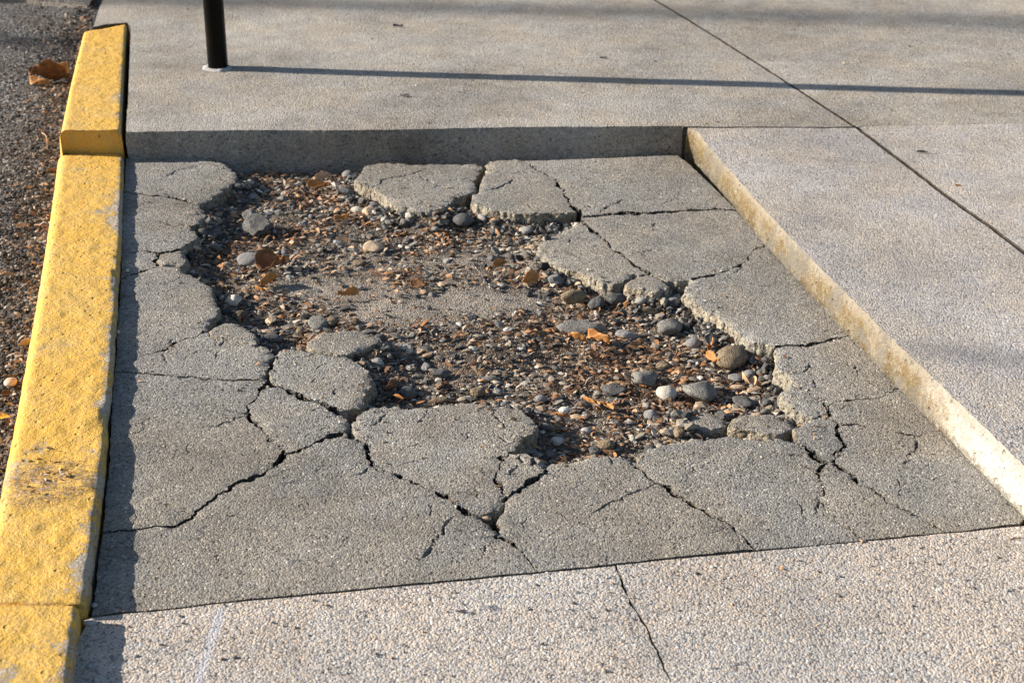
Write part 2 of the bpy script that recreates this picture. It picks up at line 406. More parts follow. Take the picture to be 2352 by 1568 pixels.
HAIR = []                                                 # hairline cracks: (world polyline, half width, depth)
def slab_mesh(name, ring, kinds, widths, ztop, mats, thick=.05, grid=.012, rnd=.002, rough=(.0016, .0012, .0006),
              step=.004, zvar=.0006, bulge=.006, wallmat=1, facemat=None, crackmat=None, hair=False):
    """A piece of slab: displaced outline ring, triangulated top with hairline cracks, rough side walls.
    kinds per vertex: 'c' crack, 'h' edge of the hole, 'o' joint. widths per vertex: gap to give up on this side."""
    P, idx = densify(ring, step)
    n0 = len(ring)
    kd = np.array([{'c': 0, 'h': 1, 'o': 2, 's': 3}[kinds[i]] for i, f in idx])
    wd = np.array([widths[i] * (1 - f) + (widths[(i + 1) % n0] if kinds[(i + 1) % n0] == kinds[i] else widths[i]) * f for i, f in idx])
    if area(P) < 0: P = P[::-1]; kd = kd[::-1]; wd = wd[::-1]
    amp = np.where(kd == 2, .25, np.where(kd == 3, .9, 1.0))
    amp = np.convolve(np.r_[amp[-2:], amp, amp[:2]], np.ones(5) / 5, 'valid')
    # displacement fades where a joint is straight
    D = rough2d(P, *rough) * amp[:, None]
    P = P + D
    N = normals2d(P)
    mod = np.where(kd == 0, np.clip(.75 + 1.1 * vn(P[:, 0] * 60, P[:, 1] * 60, 0, 9), .32, 1.9), 1.0)
    P = P - N * (wd * mod)[:, None]
    keep = [0]                                            # drop crowded points
    for i in range(1, len(P)):
        if np.linalg.norm(P[i] - P[keep[-1]]) > step * .35: keep.append(i)
    P = P[keep]; kd = kd[keep]; N = normals2d(P)
    n = len(P)
    lo = P.min(0); hi = P.max(0)
    gx, gy = np.meshgrid(np.arange(lo[0], hi[0], grid), np.arange(lo[1], hi[1], grid * 1.0))
    G = np.stack([gx.ravel(), gy.ravel()], 1); G += RNG.uniform(-.3, .3, G.shape) * grid
    G = G[inside(G[:, 0], G[:, 1], P)]
    # keep grid points off the outline
    if len(G):
        ok = np.ones(len(G), bool)
        for i in range(0, n, 512):
            d = np.linalg.norm(G[:, None, :] - P[None, i:i + 512, :], axis=2).min(1); ok &= d > step * .6
        G = G[ok]
    pts = [G]; dz = [np.zeros(len(G))]
    for line, hw, dep in (HAIR if hair else []):
        L = np.array(line)
        if (L[:, 0].max() < lo[0]) or (L[:, 0].min() > hi[0]) or (L[:, 1].max() < lo[1]) or (L[:, 1].min() > hi[1]): continue
        seg = []; 
        for a, b in zip(L[:-1], L[1:]):
            k = max(1, int(np.linalg.norm(b - a) / .0026))
            for j in range(k): seg.append(a + (b - a) * j / k)
        Q = np.array(seg); Q = Q + rough2d(Q, .0024, .0034, .0024)
        t = np.gradient(Q, axis=0); t /= np.linalg.norm(t, axis=1, keepdims=True) + 1e-9
        m = np.stack([-t[:, 1], t[:, 0]], 1)
        u = np.linspace(0, 1, len(Q)); taper = np.clip(np.minimum(u, 1 - u) * 7, .25, 1)
        w = hw * taper * np.clip(.9 + .9 * vn(Q[:, 0] * 90, Q[:, 1] * 90, 0, 21), .3, 1.8)
        A = Q + m * w[:, None]; B = Q - m * w[:, None]; gd = (w + .0011)[:, None]; A2 = Q + m * gd; B2 = Q - m * gd
        okk = inside(Q[:, 0], Q[:, 1], P) & inside(A[:, 0], A[:, 1], P) & inside(B[:, 0], B[:, 1], P)
        if okk.sum() < 3: continue
        A, B, Qk, A2, B2 = A[okk], B[okk], Q[okk], A2[okk], B2[okk]
        dd = -dep * taper[okk] * np.clip(.75 + 1.0 * vn(Qk[:, 0] * 70, Qk[:, 1] * 70, 0, 22), .1, 1.2)
        if len(G):                                        # clear grid points beside the crack
            base = pts[0]; okg = np.ones(len(base), bool)
            for i in range(0, len(Qk), 400):
                okg &= np.linalg.norm(base[:, None, :] - Qk[None, i:i + 400, :], axis=2).min(1) > max(.0045, hw * 2.5)
            pts[0] = base[okg]; dz[0] = dz[0][okg]
        gi = inside(A2[:, 0], A2[:, 1], P) & inside(B2[:, 0], B2[:, 1], P)
        pts += [A, Qk, B, A2[gi], B2[gi]]; dz += [np.zeros(len(A)), dd, np.zeros(len(B)), np.zeros(gi.sum()), np.zeros(gi.sum())]
    I = np.concatenate(pts); DZ = np.concatenate(dz)
    allp = np.concatenate([P, I]); cd = delaunay_2d_cdt([Vector(p) for p in allp.tolist()], [], [list(range(n))], 1, 1e-7)
    V2 = np.array([tuple(v) for v in cd[0]]); orig = cd[3]
    ringset = {}
    zoff = np.zeros(len(V2))
    ro = np.zeros(len(V2), bool)
    for i, o in enumerate(orig):
        for q in o:
            if q < n: ringset[q] = i; ro[i] = True
            else: zoff[i] = min(zoff[i], DZ[q - n])
    X, Y = V2[:, 0], V2[:, 1]
    z = ztop(X, Y) + zvar * fbm(X * 30, Y * 30, 0, 31, 2) + zoff
    # eased top arris
    RP = P.copy()
    kdn = kd
    drop = np.where(kdn == 1, .0012 + .0045 * np.clip(vn(P[:, 0] * 80, P[:, 1] * 80, 0, 41), 0, 1), rnd * .35)
    for q in range(n):
        if q in ringset: z[ringset[q]] -= drop[q]
    V = [np.stack([X, Y, z], 1)]
    F = [tuple(f) for f in cd[2]]; MI = [0] * len(F)
    off = len(V2)
    zr = ztop(P[:, 0], P[:, 1]) + zvar * fbm(P[:, 0] * 30, P[:, 1] * 30, 0, 31, 2) - drop
    levels = [0.0, .07, .18, .32, .48, .66, .83, 1.0]
    rings = []; PS = P.copy(); wallsm = bool((kdn == 1).any())
    for _ in range(5):
        q_ = (np.roll(PS, 1, 0) + PS * 2 + np.roll(PS, -1, 0)) / 4; PS = np.where((kdn == 1)[:, None], q_, PS)
    for li, f in enumerate(levels):
        zz = zr - f * thick
        e = np.zeros(n)
        if li > 0:
            nb = vn(P[:, 0] * 75, P[:, 1] * 75, zz * 75, 51) * .5 + vn(P[:, 0] * 190, P[:, 1] * 190, zz * 190, 52) * .35
            hole = bulge * (.2 + 1.1 * f) + .0075 * nb + .004 * np.clip(vn(P[:, 0] * 32, P[:, 1] * 32, 0, 57), -1, 1) * min(1, f * 3)
            e = np.where(kdn == 1, hole, np.where(kdn == 0, -.0004 + .0008 * nb, np.where(kdn == 3, rnd * min(1, f * 8) + .0028 * nb, .0003 * nb)))
            e = np.convolve(np.r_[e[-1:], e, e[:1]], [.25, .5, .25], 'valid')
        g = min(1.0, f * 3.2) * .85
        Q = (P * (1 - g) + PS * g if wallsm else P) + N * e[:, None]
        rings.append(np.stack([Q[:, 0], Q[:, 1], zz], 1))
    V += rings
    for li in range(len(levels) - 1):
        a = off + li * n; b = a + n
        for i in range(n):
            j = (i + 1) % n
            F.append((a + i, b + i, b + j, a + j)); 
            MI.append(facemat if (facemat is not None and kdn[i] == 3) else (crackmat if crackmat is not None and kdn[i] == 0 else wallmat))
    V = np.concatenate(V)
    me = mesh_from(name, V, F, mats, True, MI)
    return me, P

# ------------------------------------------------------------------ the cracked patch: traced network, in photo units
K = {}
def wfac(pts):                                            # traced widths grow with distance
    return (depth(sum(p[1] for p in pts) / len(pts)) / depth(1150)) ** 1.5
def crack(name, pts, w0, w1=None):
    f = wfac(pts); K[name] = (pts, (w0 / 1750.0 + .0003) * f, ((w1 if w1 is not None else w0) / 1750.0 + .0003) * f)
crack('k12', [(281, 438), (331, 446), (362, 448), (402, 454), (429, 461), (456, 471)], .8, 3)
crack('k23', [(278, 508), (331, 512), (370, 510), (392, 520), (415, 516), (434, 518)], .4, 1.8)
crack('k3q', [(277, 583), (332, 574), (361, 580)], .8, 2)
crack('k3b', [(361, 580), (396, 573), (413, 570)], 3, 6)
crack('kqb', [(361, 580), (363, 611)], 4)
crack('k4q', [(275, 640), (302, 630), (332, 621), (363, 611)], .6, 3)
crack('k4b', [(363, 611), (403, 609), (418, 614)], 2, 4)
crack('k46', [(263, 838), (302, 826), (329, 816), (370, 803), (406, 784), (453, 769), (470, 757)], .8, 7)
crack('k56', [(480, 769), (507, 776), (537, 781), (568, 786), (588, 792)], 4)
crack('k610', [(259, 853), (329, 856), (403, 862), (470, 867), (551, 870), (591, 867), (612, 874)], .8, 2.6)
crack('k910', [(612, 880), (591, 905), (573, 922), (566, 931), (571, 940), (564, 948)], 6, 4)
crack('k910b', [(564, 948), (581, 964), (599, 983), (614, 997), (622, 1012), (638, 1020), (646, 1034), (653, 1044)], 3.2, 2)
crack('k1011', [(653, 1044), (638, 1066), (598, 1090), (551, 1108), (517, 1130), (480, 1155), (453, 1172), (430, 1194), (403, 1209), (336, 1209), (302, 1216), (232, 1220)], 8, .4)
crack('k911', [(653, 1044), (677, 1037), (696, 1030), (716, 1021), (735, 1009), (751, 1001), (765, 996), (788, 990)], 5, 11)
crack('k79', [(628, 884), (638, 884), (661, 893), (687, 906), (716, 917), (735, 920), (755, 931), (770, 942)], 8, 10)
crack('k1112', [(840, 1020), (846, 1035), (848, 1051), (851, 1063), (912, 1085), (952, 1105), (985, 1118), (1026, 1138), (1056, 1164), (1078, 1177)], 5, 8)
crack('k1114', [(1143, 1228), (1174, 1243), (1204, 1269), (1228, 1300), (1235, 1313)], 5, 2)
crack('k1213', [(1156, 1044), (1148, 1064), (1144, 1082), (1136, 1093), (1148, 1109), (1158, 1128)], 5, 8)
crack('k1314', [(1242, 1066), (1251, 1080), (1234, 1093), (1214, 1106), (1191, 1119), (1172, 1134)], 5, 8)
crack('k1415', [(1462, 1066), (1473, 1078), (1493, 1098), (1523, 1115), (1553, 1135), (1575, 1149), (1605, 1165), (1639, 1186), (1669, 1199), (1689, 1213), (1702, 1233), (1716, 1250), (1738, 1262)], 9, 1.5)
crack('k1516', [(1824, 1016), (1855, 1028), (1867, 1042), (1874, 1052), (1893, 1064)], 9, 4)
crack('k1518', [(1893, 1064), (1886, 1075), (1882, 1096), (1886, 1115), (1893, 1134), (1879, 1141), (1884, 1153), (1909, 1181), (1950, 1212), (1985, 1240)], 4.4, .5)
crack('k1617', [(1897, 958), (1912, 965), (1925, 974)], 3)
crack('k1619', [(1925, 974), (1923, 991), (1937, 1021), (1930, 1038), (1914, 1052), (1909, 1062)], 5, 4.4)
crack('k1618', [(1909, 1062), (1893, 1064)], 2)
crack('k1819', [(1909, 1062), (1935, 1080), (1951, 1087), (1968, 1106), (1986, 1117), (2005, 1124), (2029, 1146), (2047, 1155), (2071, 1167), (2110, 1190), (2180, 1224)], 6, 1)
crack('k1721', [(1896, 940), (1907, 928), (1930, 921), (1961, 915), (1989, 917), (2019, 910), (2052, 897), (2070, 890)], 2.6, 1.8)
crack('k1719', [(1925, 974), (1963, 972), (1993, 982), (2033, 986), (2059, 992), (2087, 998), (2120, 999), (2143, 991), (2162, 988)], 5, 2)
crack('k1720', [(1897, 958), (1900, 950), (1896, 940)], 3)
crack('k2021', [(1818, 885), (1836, 890), (1855, 897), (1869, 911), (1888, 925), (1896, 940)], 3)
crack('k2122', [(1786, 796), (1810, 793), (1847, 793), (1887, 786), (1921, 778), (1962, 769)], 6, 3)
crack('k2223', [(1590, 638), (1602, 636), (1635, 630), (1669, 618), (1716, 598), (1719, 584), (1739, 568), (1764, 560)], 5, 1)
crack('k2326', [(1335, 494), (1361, 493), (1411, 489), (1445, 486), (1487, 488), (1529, 484), (1568, 482), (1640, 479), (1692, 480)], 8, .8)
crack('k2324', [(1337, 506), (1359, 526), (1386, 545), (1403, 566), (1425, 582), (1445, 595), (1463, 610), (1490, 625)], 4, 4)
crack('k2627', [(1190, 366), (1224, 380), (1244, 393), (1274, 410), (1284, 427), (1294, 437), (1305, 454), (1309, 469), (1327, 482)], 2, 4.5)

PIECES = {
 '1': [('o', (287, 362), (400, 363), (483, 363)), ('h', (495, 373), (512, 375), (531, 388), (541, 398), (546, 407), (535, 417), (518, 434), (497, 448), (477, 459)), '-k12', ('o', (284, 420))],
 '2': ['+k12', ('h', (464, 478), (469, 492), (468, 505), (452, 512)), '-k23', ('o', (280, 470))],
 '3': ['+k23', ('h', (447, 528), (452, 540), (437, 552), (420, 563)), '-k3b', '-k3q', ('o', (278, 540))],
 'q': ['+k3q', '+kqb', '-k4q', ('o', (276, 610))],
 '4': ['+k4q', '+k4b', ('h', (430, 625), (453, 638), (477, 655), (489, 672), (497, 688), (502, 703), (496, 722), (480, 738)), '-k46', ('o', (268, 740))],
 '6': ['+k46', ('h', (478, 762)), '+k56', ('h', (598, 793), (619, 798), (626, 808), (610, 826), (616, 843), (603, 858)), '-k610', ('o', (261, 846))],
 '7': [('h', (638, 807), (653, 797), (673, 801), (700, 802), (735, 806), (755, 813), (784, 813), (804, 821), (825, 835), (841, 846), (850, 860), (853, 874), (851, 891), (838, 907), (837, 921), (825, 934), (804, 935), (785, 940)), '-k79', ('h', (622, 868), (622, 852), (628, 837), (634, 823), (630, 814))],
 '9': ['+k79', ('h', (782, 952), (794, 965), (797, 977)), '-k911', '-k910b', '-k910', ('h', (620, 882))],
 '10': ['+k610', '+k910', '+k910b', '+k1011', ('o', (248, 1050), (256, 900))],
 '11': ['-k1011', '+k911', ('h', (800, 1003), (812, 1006), (825, 1012)), '+k1112', ('h', (1096, 1182), (1107, 1192), (1118, 1208), (1132, 1222)), '+k1114', ('o', (1221, 1315), (985, 1337), (784, 1356), (537, 1380), (336, 1402), (206, 1414), (216, 1343), (223, 1276))],
 '12': [('h', (822, 1003), (811, 985), (812, 970), (821, 956), (833, 942), (853, 934), (882, 929), (935, 933), (982, 933), (1019, 930), (1069, 923), (1095, 923), (1120, 928), (1187, 934), (1217, 954), (1231, 971), (1222, 990), (1200, 1003), (1185, 1015), (1178, 1030)), '+k1213', ('h', (1157, 1136), (1148, 1150), (1136, 1162), (1118, 1170), (1098, 1173)), '-k1112'],
 '13': ['-k1213', ('h', (1175, 1039), (1201, 1041), (1222, 1046), (1246, 1055)), '+k1314', ('h', (1165, 1136))],
 '14': ['-k1314', ('h', (1250, 1062), (1262, 1056), (1285, 1058), (1312, 1052), (1341, 1046), (1380, 1046), (1422, 1044), (1446, 1054)), '+k1415', ('o', (1568, 1280), (1415, 1296)), '-k1114', ('h', (1150, 1206), (1145, 1190), (1152, 1172), (1160, 1155), (1168, 1142))],
 '15': [('h', (1470, 1043), (1490, 1028), (1507, 1021), (1531, 1014), (1568, 1016), (1593, 1009), (1642, 1006), (1667, 1003), (1691, 1003), (1716, 1006), (1746, 1009), (1778, 1006), (1802, 1007)), '+k1516', '+k1518', ('o', (1837, 1254)), '-k1415'],
 '16': [('h', (1822, 990), (1841, 968), (1869, 964)), '+k1617', '+k1619', '+k1618', '-k1516'],
 '17': ['+k1721', ('o', (2100, 923)), '-k1719', '-k1617', '+k1720'],
 '18': ['-k1618', '+k1819', ('o', (2018, 1237)), '-k1518'],
 '19': ['+k1719', ('o', (2200, 1028), (2300, 1129), (2358, 1192), (2345, 1205)), '-k1819', '-k1619'],
 '20': ['+k2021', '-k1720', ('h', (1888, 956), (1865, 957), (1841, 953), (1822, 939), (1806, 920), (1790, 909), (1802, 895))],
 '21': ['+k2122', ('o', (2000, 815)), '-k1721', '-k2021', ('h', (1820, 868), (1803, 853), (1786, 843), (1784, 820))],
 '22': ['+k2223', ('o', (1790, 590), (1900, 710)), '-k2122', ('h', (1756, 790), (1726, 783), (1702, 766), (1669, 739), (1635, 719), (1608, 702), (1588, 682), (1570, 668), (1582, 652))],
 '23': ['+k2326', ('o', (1730, 522)), '-k2223', ('h', (1568, 640), (1540, 641), (1519, 633), (1502, 627)), '-k2324'],
 '24': ['+k2324', ('h', (1462, 626), (1444, 634), (1431, 645), (1403, 647), (1383, 643), (1369, 632), (1344, 624), (1319, 617), (1294, 610), (1270, 602), (1255, 590), (1243, 580), (1232, 568), (1243, 553), (1260, 545), (1285, 533), (1300, 524), (1319, 517))],
 '26': [('o', (1192, 365), (1300, 363), (1388, 360), (1556, 355), (1588, 379), (1690, 477)), '-k2326', '-k2627'],
 '27': [('h', (1122, 371), (1150, 368)), '+k2627', ('h', (1288, 486), (1237, 488), (1187, 488), (1137, 479), (1106, 471), (1083, 459), (1087, 444), (1107, 437), (1104, 425), (1103, 415), (1116, 400), (1123, 387), (1117, 376))],
 '28': [('h', (875, 373), (843, 381), (823, 400), (819, 412), (828, 422), (848, 429), (868, 437), (888, 454), (910, 471), (935, 477), (964, 481), (986, 482), (1019, 472), (1036, 461), (1043, 448), (1055, 446), (1070, 441), (1093, 434), (1091, 424), (1086, 412), (1098, 400), (1100, 388), (1108, 380), (1095, 374), (1000, 375), (940, 375))],
}
CHUNKS = {
 'b': [(367, 583), (396, 577), (413, 574), (424, 586), (427, 604), (415, 611), (403, 606), (380, 607), (368, 608)],
 '5': [(484, 768), (481, 757), (490, 748), (514, 741), (544, 744), (571, 758), (587, 774), (588, 787), (568, 783), (537, 778), (507, 773)],
 '8': [(705, 791), (716, 778), (732, 766), (755, 759), (794, 756), (833, 757), (862, 768), (871, 777), (853, 787), (823, 800), (794, 809), (765, 806), (741, 803), (722, 799)],
 '25': [(1435, 650), (1448, 640), (1464, 632), (1487, 628), (1504, 631), (1520, 640), (1535, 655), (1529, 661), (1500, 666), (1478, 664), (1453, 659)],
 'c1': [(1577, 961), (1586, 950), (1618, 946), (1647, 949), (1669, 964), (1666, 976), (1642, 984), (1608, 987), (1584, 978)],
 'c2': [(1688, 957), (1716, 949), (1770, 949), (1797, 959), (1822, 974), (1814, 986), (1790, 994), (1746, 996), (1716, 988), (1690, 983), (1675, 973)],
}
CH_INFO = {
 'b': ('small broken wedge of concrete between two cracks beside the yellow kerb', -.001, .03),
 '5': ('rounded broken concrete chunk at the left rim of the hole, above the long forked crack', .0005, .035),
 '8': ('flat oval concrete chunk lying loose inside the hole at its lower left rim', .002, .030),
 '25': ('small rounded concrete chunk broken from the slab at the right upper rim of the hole', .0, .034),
 'c1': ('loose almond shaped concrete chunk inside the lower right corner of the hole', -.012, .018),
 'c2': ('wide flat concrete chunk wedged at the lower right rim of the hole', -.006, .022),
}
def piece_ring(spec):
    R = []; kd = []; wd = []
    def add(p, k, w):
        if R and math.hypot(R[-1][0] - p[0], R[-1][1] - p[1]) < .5:
            kd[-1] = k; wd[-1] = w; return
        R.append(p); kd.append(k); wd.append(w)
    for s in spec:
        if isinstance(s, str):
            pts, w0, w1 = K[s[1:]]; n = len(pts)
            ws = [w0 + (w1 - w0) * i / (n - 1) for i in range(n)]
            if s[0] == '-': pts = pts[::-1]; ws = ws[::-1]
            for p, w in zip(pts, ws): add(p, 'c', w)
        else:
            # the edge leaving the previous point already belongs to this run
            if kd: kd[-1] = s[0]; wd[-1] = min(wd[-1], .002) if s[0] == 'h' else .0028
            for p in s[1:]: add(p, s[0], .0 if s[0] == 'h' else .0028)
    if math.hypot(R[0][0] - R[-1][0], R[0][1] - R[-1][1]) < .5: R.pop(); kd.pop(); wd.pop()
    return [at(*p) for p in R], kd, wd

# hairline cracks: traced ones, in photo units
HL = [
 ([(378, 408), (395, 398), (404, 391), (425, 386), (455, 378), (470, 374)], .9), ([(455, 378), (442, 384), (430, 388)], .6),
 ([(410, 474), (440, 471), (452, 470)], .7), ([(380, 446), (402, 453)], .4),
 ([(855, 428), (874, 420), (877, 413), (905, 406), (940, 399), (975, 388), (985, 386)], 1.2), ([(955, 398), (985, 412), (1005, 422), (1030, 430), (1075, 430)], .9),
 ([(943, 472), (962, 465), (970, 455)], .7), ([(1110, 436), (1140, 431), (1165, 420), (1180, 408)], 1.3), ([(1175, 398), (1200, 395), (1218, 397)], .8),
 ([(1064, 408), (1085, 404)], 1.2), ([(1372, 493), (1400, 470), (1425, 460), (1450, 457)], .9), ([(1330, 462), (1355, 472), (1372, 479)], .9),
 ([(1198, 458), (1215, 470), (1225, 480)], .6), ([(1480, 577), (1500, 568)], .8), ([(1296, 555), (1308, 552), (1311, 545)], .8),
 ([(1315, 590), (1330, 592), (1328, 583)], .6), ([(1700, 600), (1705, 612), (1685, 623)], .8), ([(1800, 700), (1830, 697)], .5),
 ([(394, 778), (390, 790)], 1.0), ([(372, 812), (380, 822), (384, 830)], .8), ([(518, 776), (505, 800)], .9), ([(500, 802), (492, 826)], .9),
 ([(420, 893), (437, 894)], .9), ([(564, 947), (534, 961), (500, 974), (477, 987)], 1.2), ([(372, 1160), (410, 1168), (450, 1172)], 1.2),
 ([(716, 860), (722, 868), (712, 878), (690, 876)], .7), ([(680, 820), (700, 815), (740, 812)], .8), ([(790, 884), (775, 892), (764, 905)], 1.0),
 ([(725, 850), (733, 838), (755, 828)], .6), ([(735, 955), (720, 965), (712, 962)], .6), ([(735, 985), (760, 972)], .5),
 ([(982, 935), (975, 955), (958, 970)], 1.2), ([(1118, 932), (1138, 952), (1160, 975), (1172, 985)], 1.4), ([(890, 945), (868, 965), (850, 978)], 1.2),
 ([(1085, 985), (1068, 995), (1064, 1008)], .7), ([(1148, 998), (1165, 1010), (1172, 1014)], 1.2), ([(848, 1072), (835, 1083), (812, 1092)], .9),
 ([(851, 1070), (885, 1078), (905, 1090), (892, 1118)], 1.0), ([(1056, 1178), (1032, 1192), (1020, 1215), (1003, 1235), (985, 1260), (970, 1290)], 1.9),
 ([(1193, 1042), (1196, 1060), (1178, 1078), (1166, 1088)], 1.8), ([(1222, 1048), (1220, 1062), (1230, 1075)], 2.0),
 ([(1508, 1108), (1480, 1122), (1430, 1140), (1400, 1155), (1378, 1170), (1340, 1182)], 1.3), ([(1390, 1045), (1420, 1062), (1445, 1085)], .8),
 ([(1735, 1024), (1770, 1034), (1810, 1044), (1865, 1052)], 1.3), ([(1868, 990), (1895, 993), (1921, 996)], 1.0), ([(1790, 1015), (1808, 1028)], 1.0),
 ([(1836, 858), (1852, 846), (1862, 830)], 1.3), ([(1962, 838), (1968, 850), (1978, 862)], 1.2), ([(1868, 871), (1875, 888), (1923, 897)], .9),
 ([(1930, 940), (1950, 928), (1960, 922)], .9), ([(2099, 1000), (2108, 1021), (2102, 1038), (2075, 1049)], 1.6), ([(2045, 1036), (2052, 1046), (2075, 1049)], 1.6),
 ([(1960, 1037), (1995, 1042), (2015, 1048)], .9), ([(2075, 1062), (2095, 1054)], .9), ([(1884, 1153), (1876, 1175), (1868, 1182)], 1.0),
 ([(1745, 1195), (1765, 1200), (1790, 1196)], .6), ([(1530, 1240), (1560, 1236), (1590, 1230)], .5), ([(1925, 770), (1950, 755)], .5),
 ([(1680, 715), (1700, 722), (1725, 715)], .5), ([(1490, 640), (1505, 646)], .6), ([(1640, 962), (1625, 970)], .5), ([(1722, 958), (1735, 966)], .9),
 ([(660, 1110), (690, 1100)], .5), ([(700, 1150), (712, 1160)], .5), ([(940, 1020), (975, 1014)], .5), ([(1240, 1170), (1262, 1165)], .4),
]
for pts, w in HL: HAIR.append(([at(*p) for p in pts], w * .0013 * wfac(pts) ** 1.4 + .0003, .014))
for i in range(210):                                      # short random craze lines
    px_, py_ = random.uniform(300, 2250), random.uniform(375, 1330)
    x, y = at(px_, py_); a = random.uniform(0, 6.28); L = random.uniform(.010, .055); pts = [(x, y)]
    for k in range(3):
        a += random.uniform(-.7, .7); x += math.cos(a) * L / 3; y += math.sin(a) * L / 3; pts.append((x, y))
    HAIR.append((pts, random.uniform(.0005, .0009) * wfac([(px_, py_)]) ** 1.2, .008))

def zpatch(X, Y):                                         # the patch sags a little towards the hole
    hx, hy = at(1100, 700)
    r = np.sqrt(((X - hx) / .55) ** 2 + ((Y - hy) / .7) ** 2)
    return -.004 * np.clip(1.25 - r, 0, 1) + .0012 * vn(X * 5, Y * 5, 0, 61)
def mkz(tx, ty, cx, cy, dz):
    return lambda X, Y: zpatch(X, Y) + dz + tx * (X - cx) + ty * (Y - cy)

cracked = tag(link('cracked_patch', None, loc=(0, 0, 0)), 'dark grey concrete patch cracked into pieces around a broken out hole', kind='structure')
POLYS = []
rp = random.Random(3)
for key, spec in PIECES.items():
    ring, kd, wd = piece_ring(spec)
    A = np.array(ring); c = A.mean(0)
    me, P = slab_mesh('slab_piece', ring, kd, wd, mkz(rp.uniform(-.008, .008), rp.uniform(-.006, .006), c[0], c[1], rp.uniform(-.0012, .0008)), [M_patch, M_break, M_crk], crackmat=2, hair=True, rough=(.0024, .0034, .0024), step=.0024)
    o = link('slab_piece', me, cracked); POLYS.append(P)
for key, pts in CHUNKS.items():
    lab, dz, th = CH_INFO[key]
    ring = [at(x, y, dz) for x, y in pts]; A = np.array(ring); c = A.mean(0)
    me, P = slab_mesh('concrete_chunk', ring, ['h'] * len(ring), [0.0] * len(ring), mkz(rp.uniform(-.03, .02), rp.uniform(-.03, .03), c[0], c[1], dz), [M_patch, M_break], thick=th, grid=.008, rough=(.003, .002, .001), zvar=.0014)
    V0 = Vector((c[0], c[1], dz - th))
    me.transform(Matrix.Translation(-V0))
    o = link('concrete_chunk', me, None, V0); tag(o, lab, 'concrete chunk', 'loose concrete chunks at the rim of the hole'); POLYS.append(P)

# ------------------------------------------------------------------ pavement slabs round the patch
HS = .066
pav = tag(link('pavement', None, loc=(0, 0, 0)), 'pale concrete pavement slabs framing the sunken patch', kind='structure')
def ring_at(segs, z):
    R = []; kd = []; wd = []
    for s in segs:
        k, w = s[0], s[1]
        for p in s[2:]:
            R.append(at(p[0], p[1], z) if p[1] > -400 and abs(p[0]) < 90000 and not isinstance(p[0], str) else p); kd.append(k); wd.append(w)
    return R, kd, wd
def slab(segs, z, mats, ztop, **kw):
    R = []; kd = []; wd = []
    for s in segs:
        for p in s[2:]:
            if p[0] == 'w': R.append((p[1], p[2]))
            else: R.append(at(p[0], p[1], z(p) if callable(z) else z))
            kd.append(s[0]); wd.append(s[1])
    kw.setdefault('grid', .06); kw.setdefault('step', .006); kw.setdefault('rough', (.0006, .0007, .0004)); kw.setdefault('thick', .10)
    me, P = slab_mesh('slab', R, kd, wd, ztop, mats, **kw)
    return link('slab', me, pav), P
JN = [(1505, 0), (1568, 37), (1665, 97), (1783, 173), (1967, 292)]
JS = [(1967, 292), (2025, 336), (2079, 376), (2152, 433), (2216, 480), (2280, 524), (2352, 580)]
far1 = at(1505, 0, HS); jdir = np.array(at(1505, 0, HS)) - np.array(at(1967, 292, HS)); jdir /= np.linalg.norm(jdir)
fa = np.array(at(1505, 0, HS)) + jdir * 1.3
fb = np.array(at(2352, 580, HS)) - jdir * 1.2
up_front = [(1567, 289), (1187, 292), (784, 297), (504, 300), (290, 303)]
upL = [(292, 250), (296, 160), (300, 62), (292, 52), (244, 56), (214, 62), (226, 22), (235, 0)]
# slab with the post: back left
slab([('s', .0, *up_front), ('o', .001, *upL), ('o', 0, ('w', -1.65, 6.2), ('w', fa[0], fa[1])), ('o', .0055, *JN), ('o', .0005, (1803, 290), (1568, 290))],
     HS, [M_up, M_joint, M_stepface], lambda X, Y: HS + 0 * X + .0015 * vn(X * 3, Y * 3, 0, 71), rnd=.003, thick=.12, facemat=2)
slab([('o', .0008, (2400, 279), (1990, 287), (1972, 290)), ('o', .0055, *JN[::-1]), ('o', 0, ('w', fa[0], fa[1]), ('w', 4.5, 6.4), ('w', 4.5, 3.45))],
     HS, [M_up, M_joint, M_stepface], lambda X, Y: HS - .002 + 0 * X)
# right slabs drop a little away from the step and rise relative to the patch towards the front
def zr_(X, Y): return .0625 + .010 * np.clip((3.4 - np.asarray(Y)) / 1.6, 0, 1.6)
def zpix(p):
    z = .0625
    for _ in range(4): z = float(zr_(*at(p[0], p[1], z)))
    return z
cf_top = [(1573, 291), (1600, 300), (1665, 378), (1740, 468), (1830, 560), (1910, 640), (1960, 690), (2050, 780), (2130, 852), (2200, 922), (2270, 988), (2352, 1068)]
cf = [at(p[0], p[1], zpix(p)) for p in cf_top]
for _ in range(2): cf = [cf[0], cf[1]] + [tuple(.25 * cf[i - 1][q] + .5 * cf[i][q] + .25 * cf[i + 1][q] for q in (0, 1)) for i in range(2, len(cf) - 1)] + [cf[-1]]
dr = np.array(cf[-1]) - np.array(cf[4]); dr /= np.linalg.norm(dr); cend = np.array(cf[-1]) + dr * .16
cend2 = np.array((2.6, cend[1] + .18))
JSc = [(1967, 293), (2025, 337), (2079, 377), (2152, 434), (2216, 481), (2280, 525), (2352, 581)]
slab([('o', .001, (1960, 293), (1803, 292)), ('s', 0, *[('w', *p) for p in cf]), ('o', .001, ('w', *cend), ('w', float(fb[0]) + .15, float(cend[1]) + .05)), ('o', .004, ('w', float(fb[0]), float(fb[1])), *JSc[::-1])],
     zpix, [M_right, M_joint, M_face], zr_, rnd=.002, thick=.12, facemat=2, rough=(.0014, .0010, .0006))
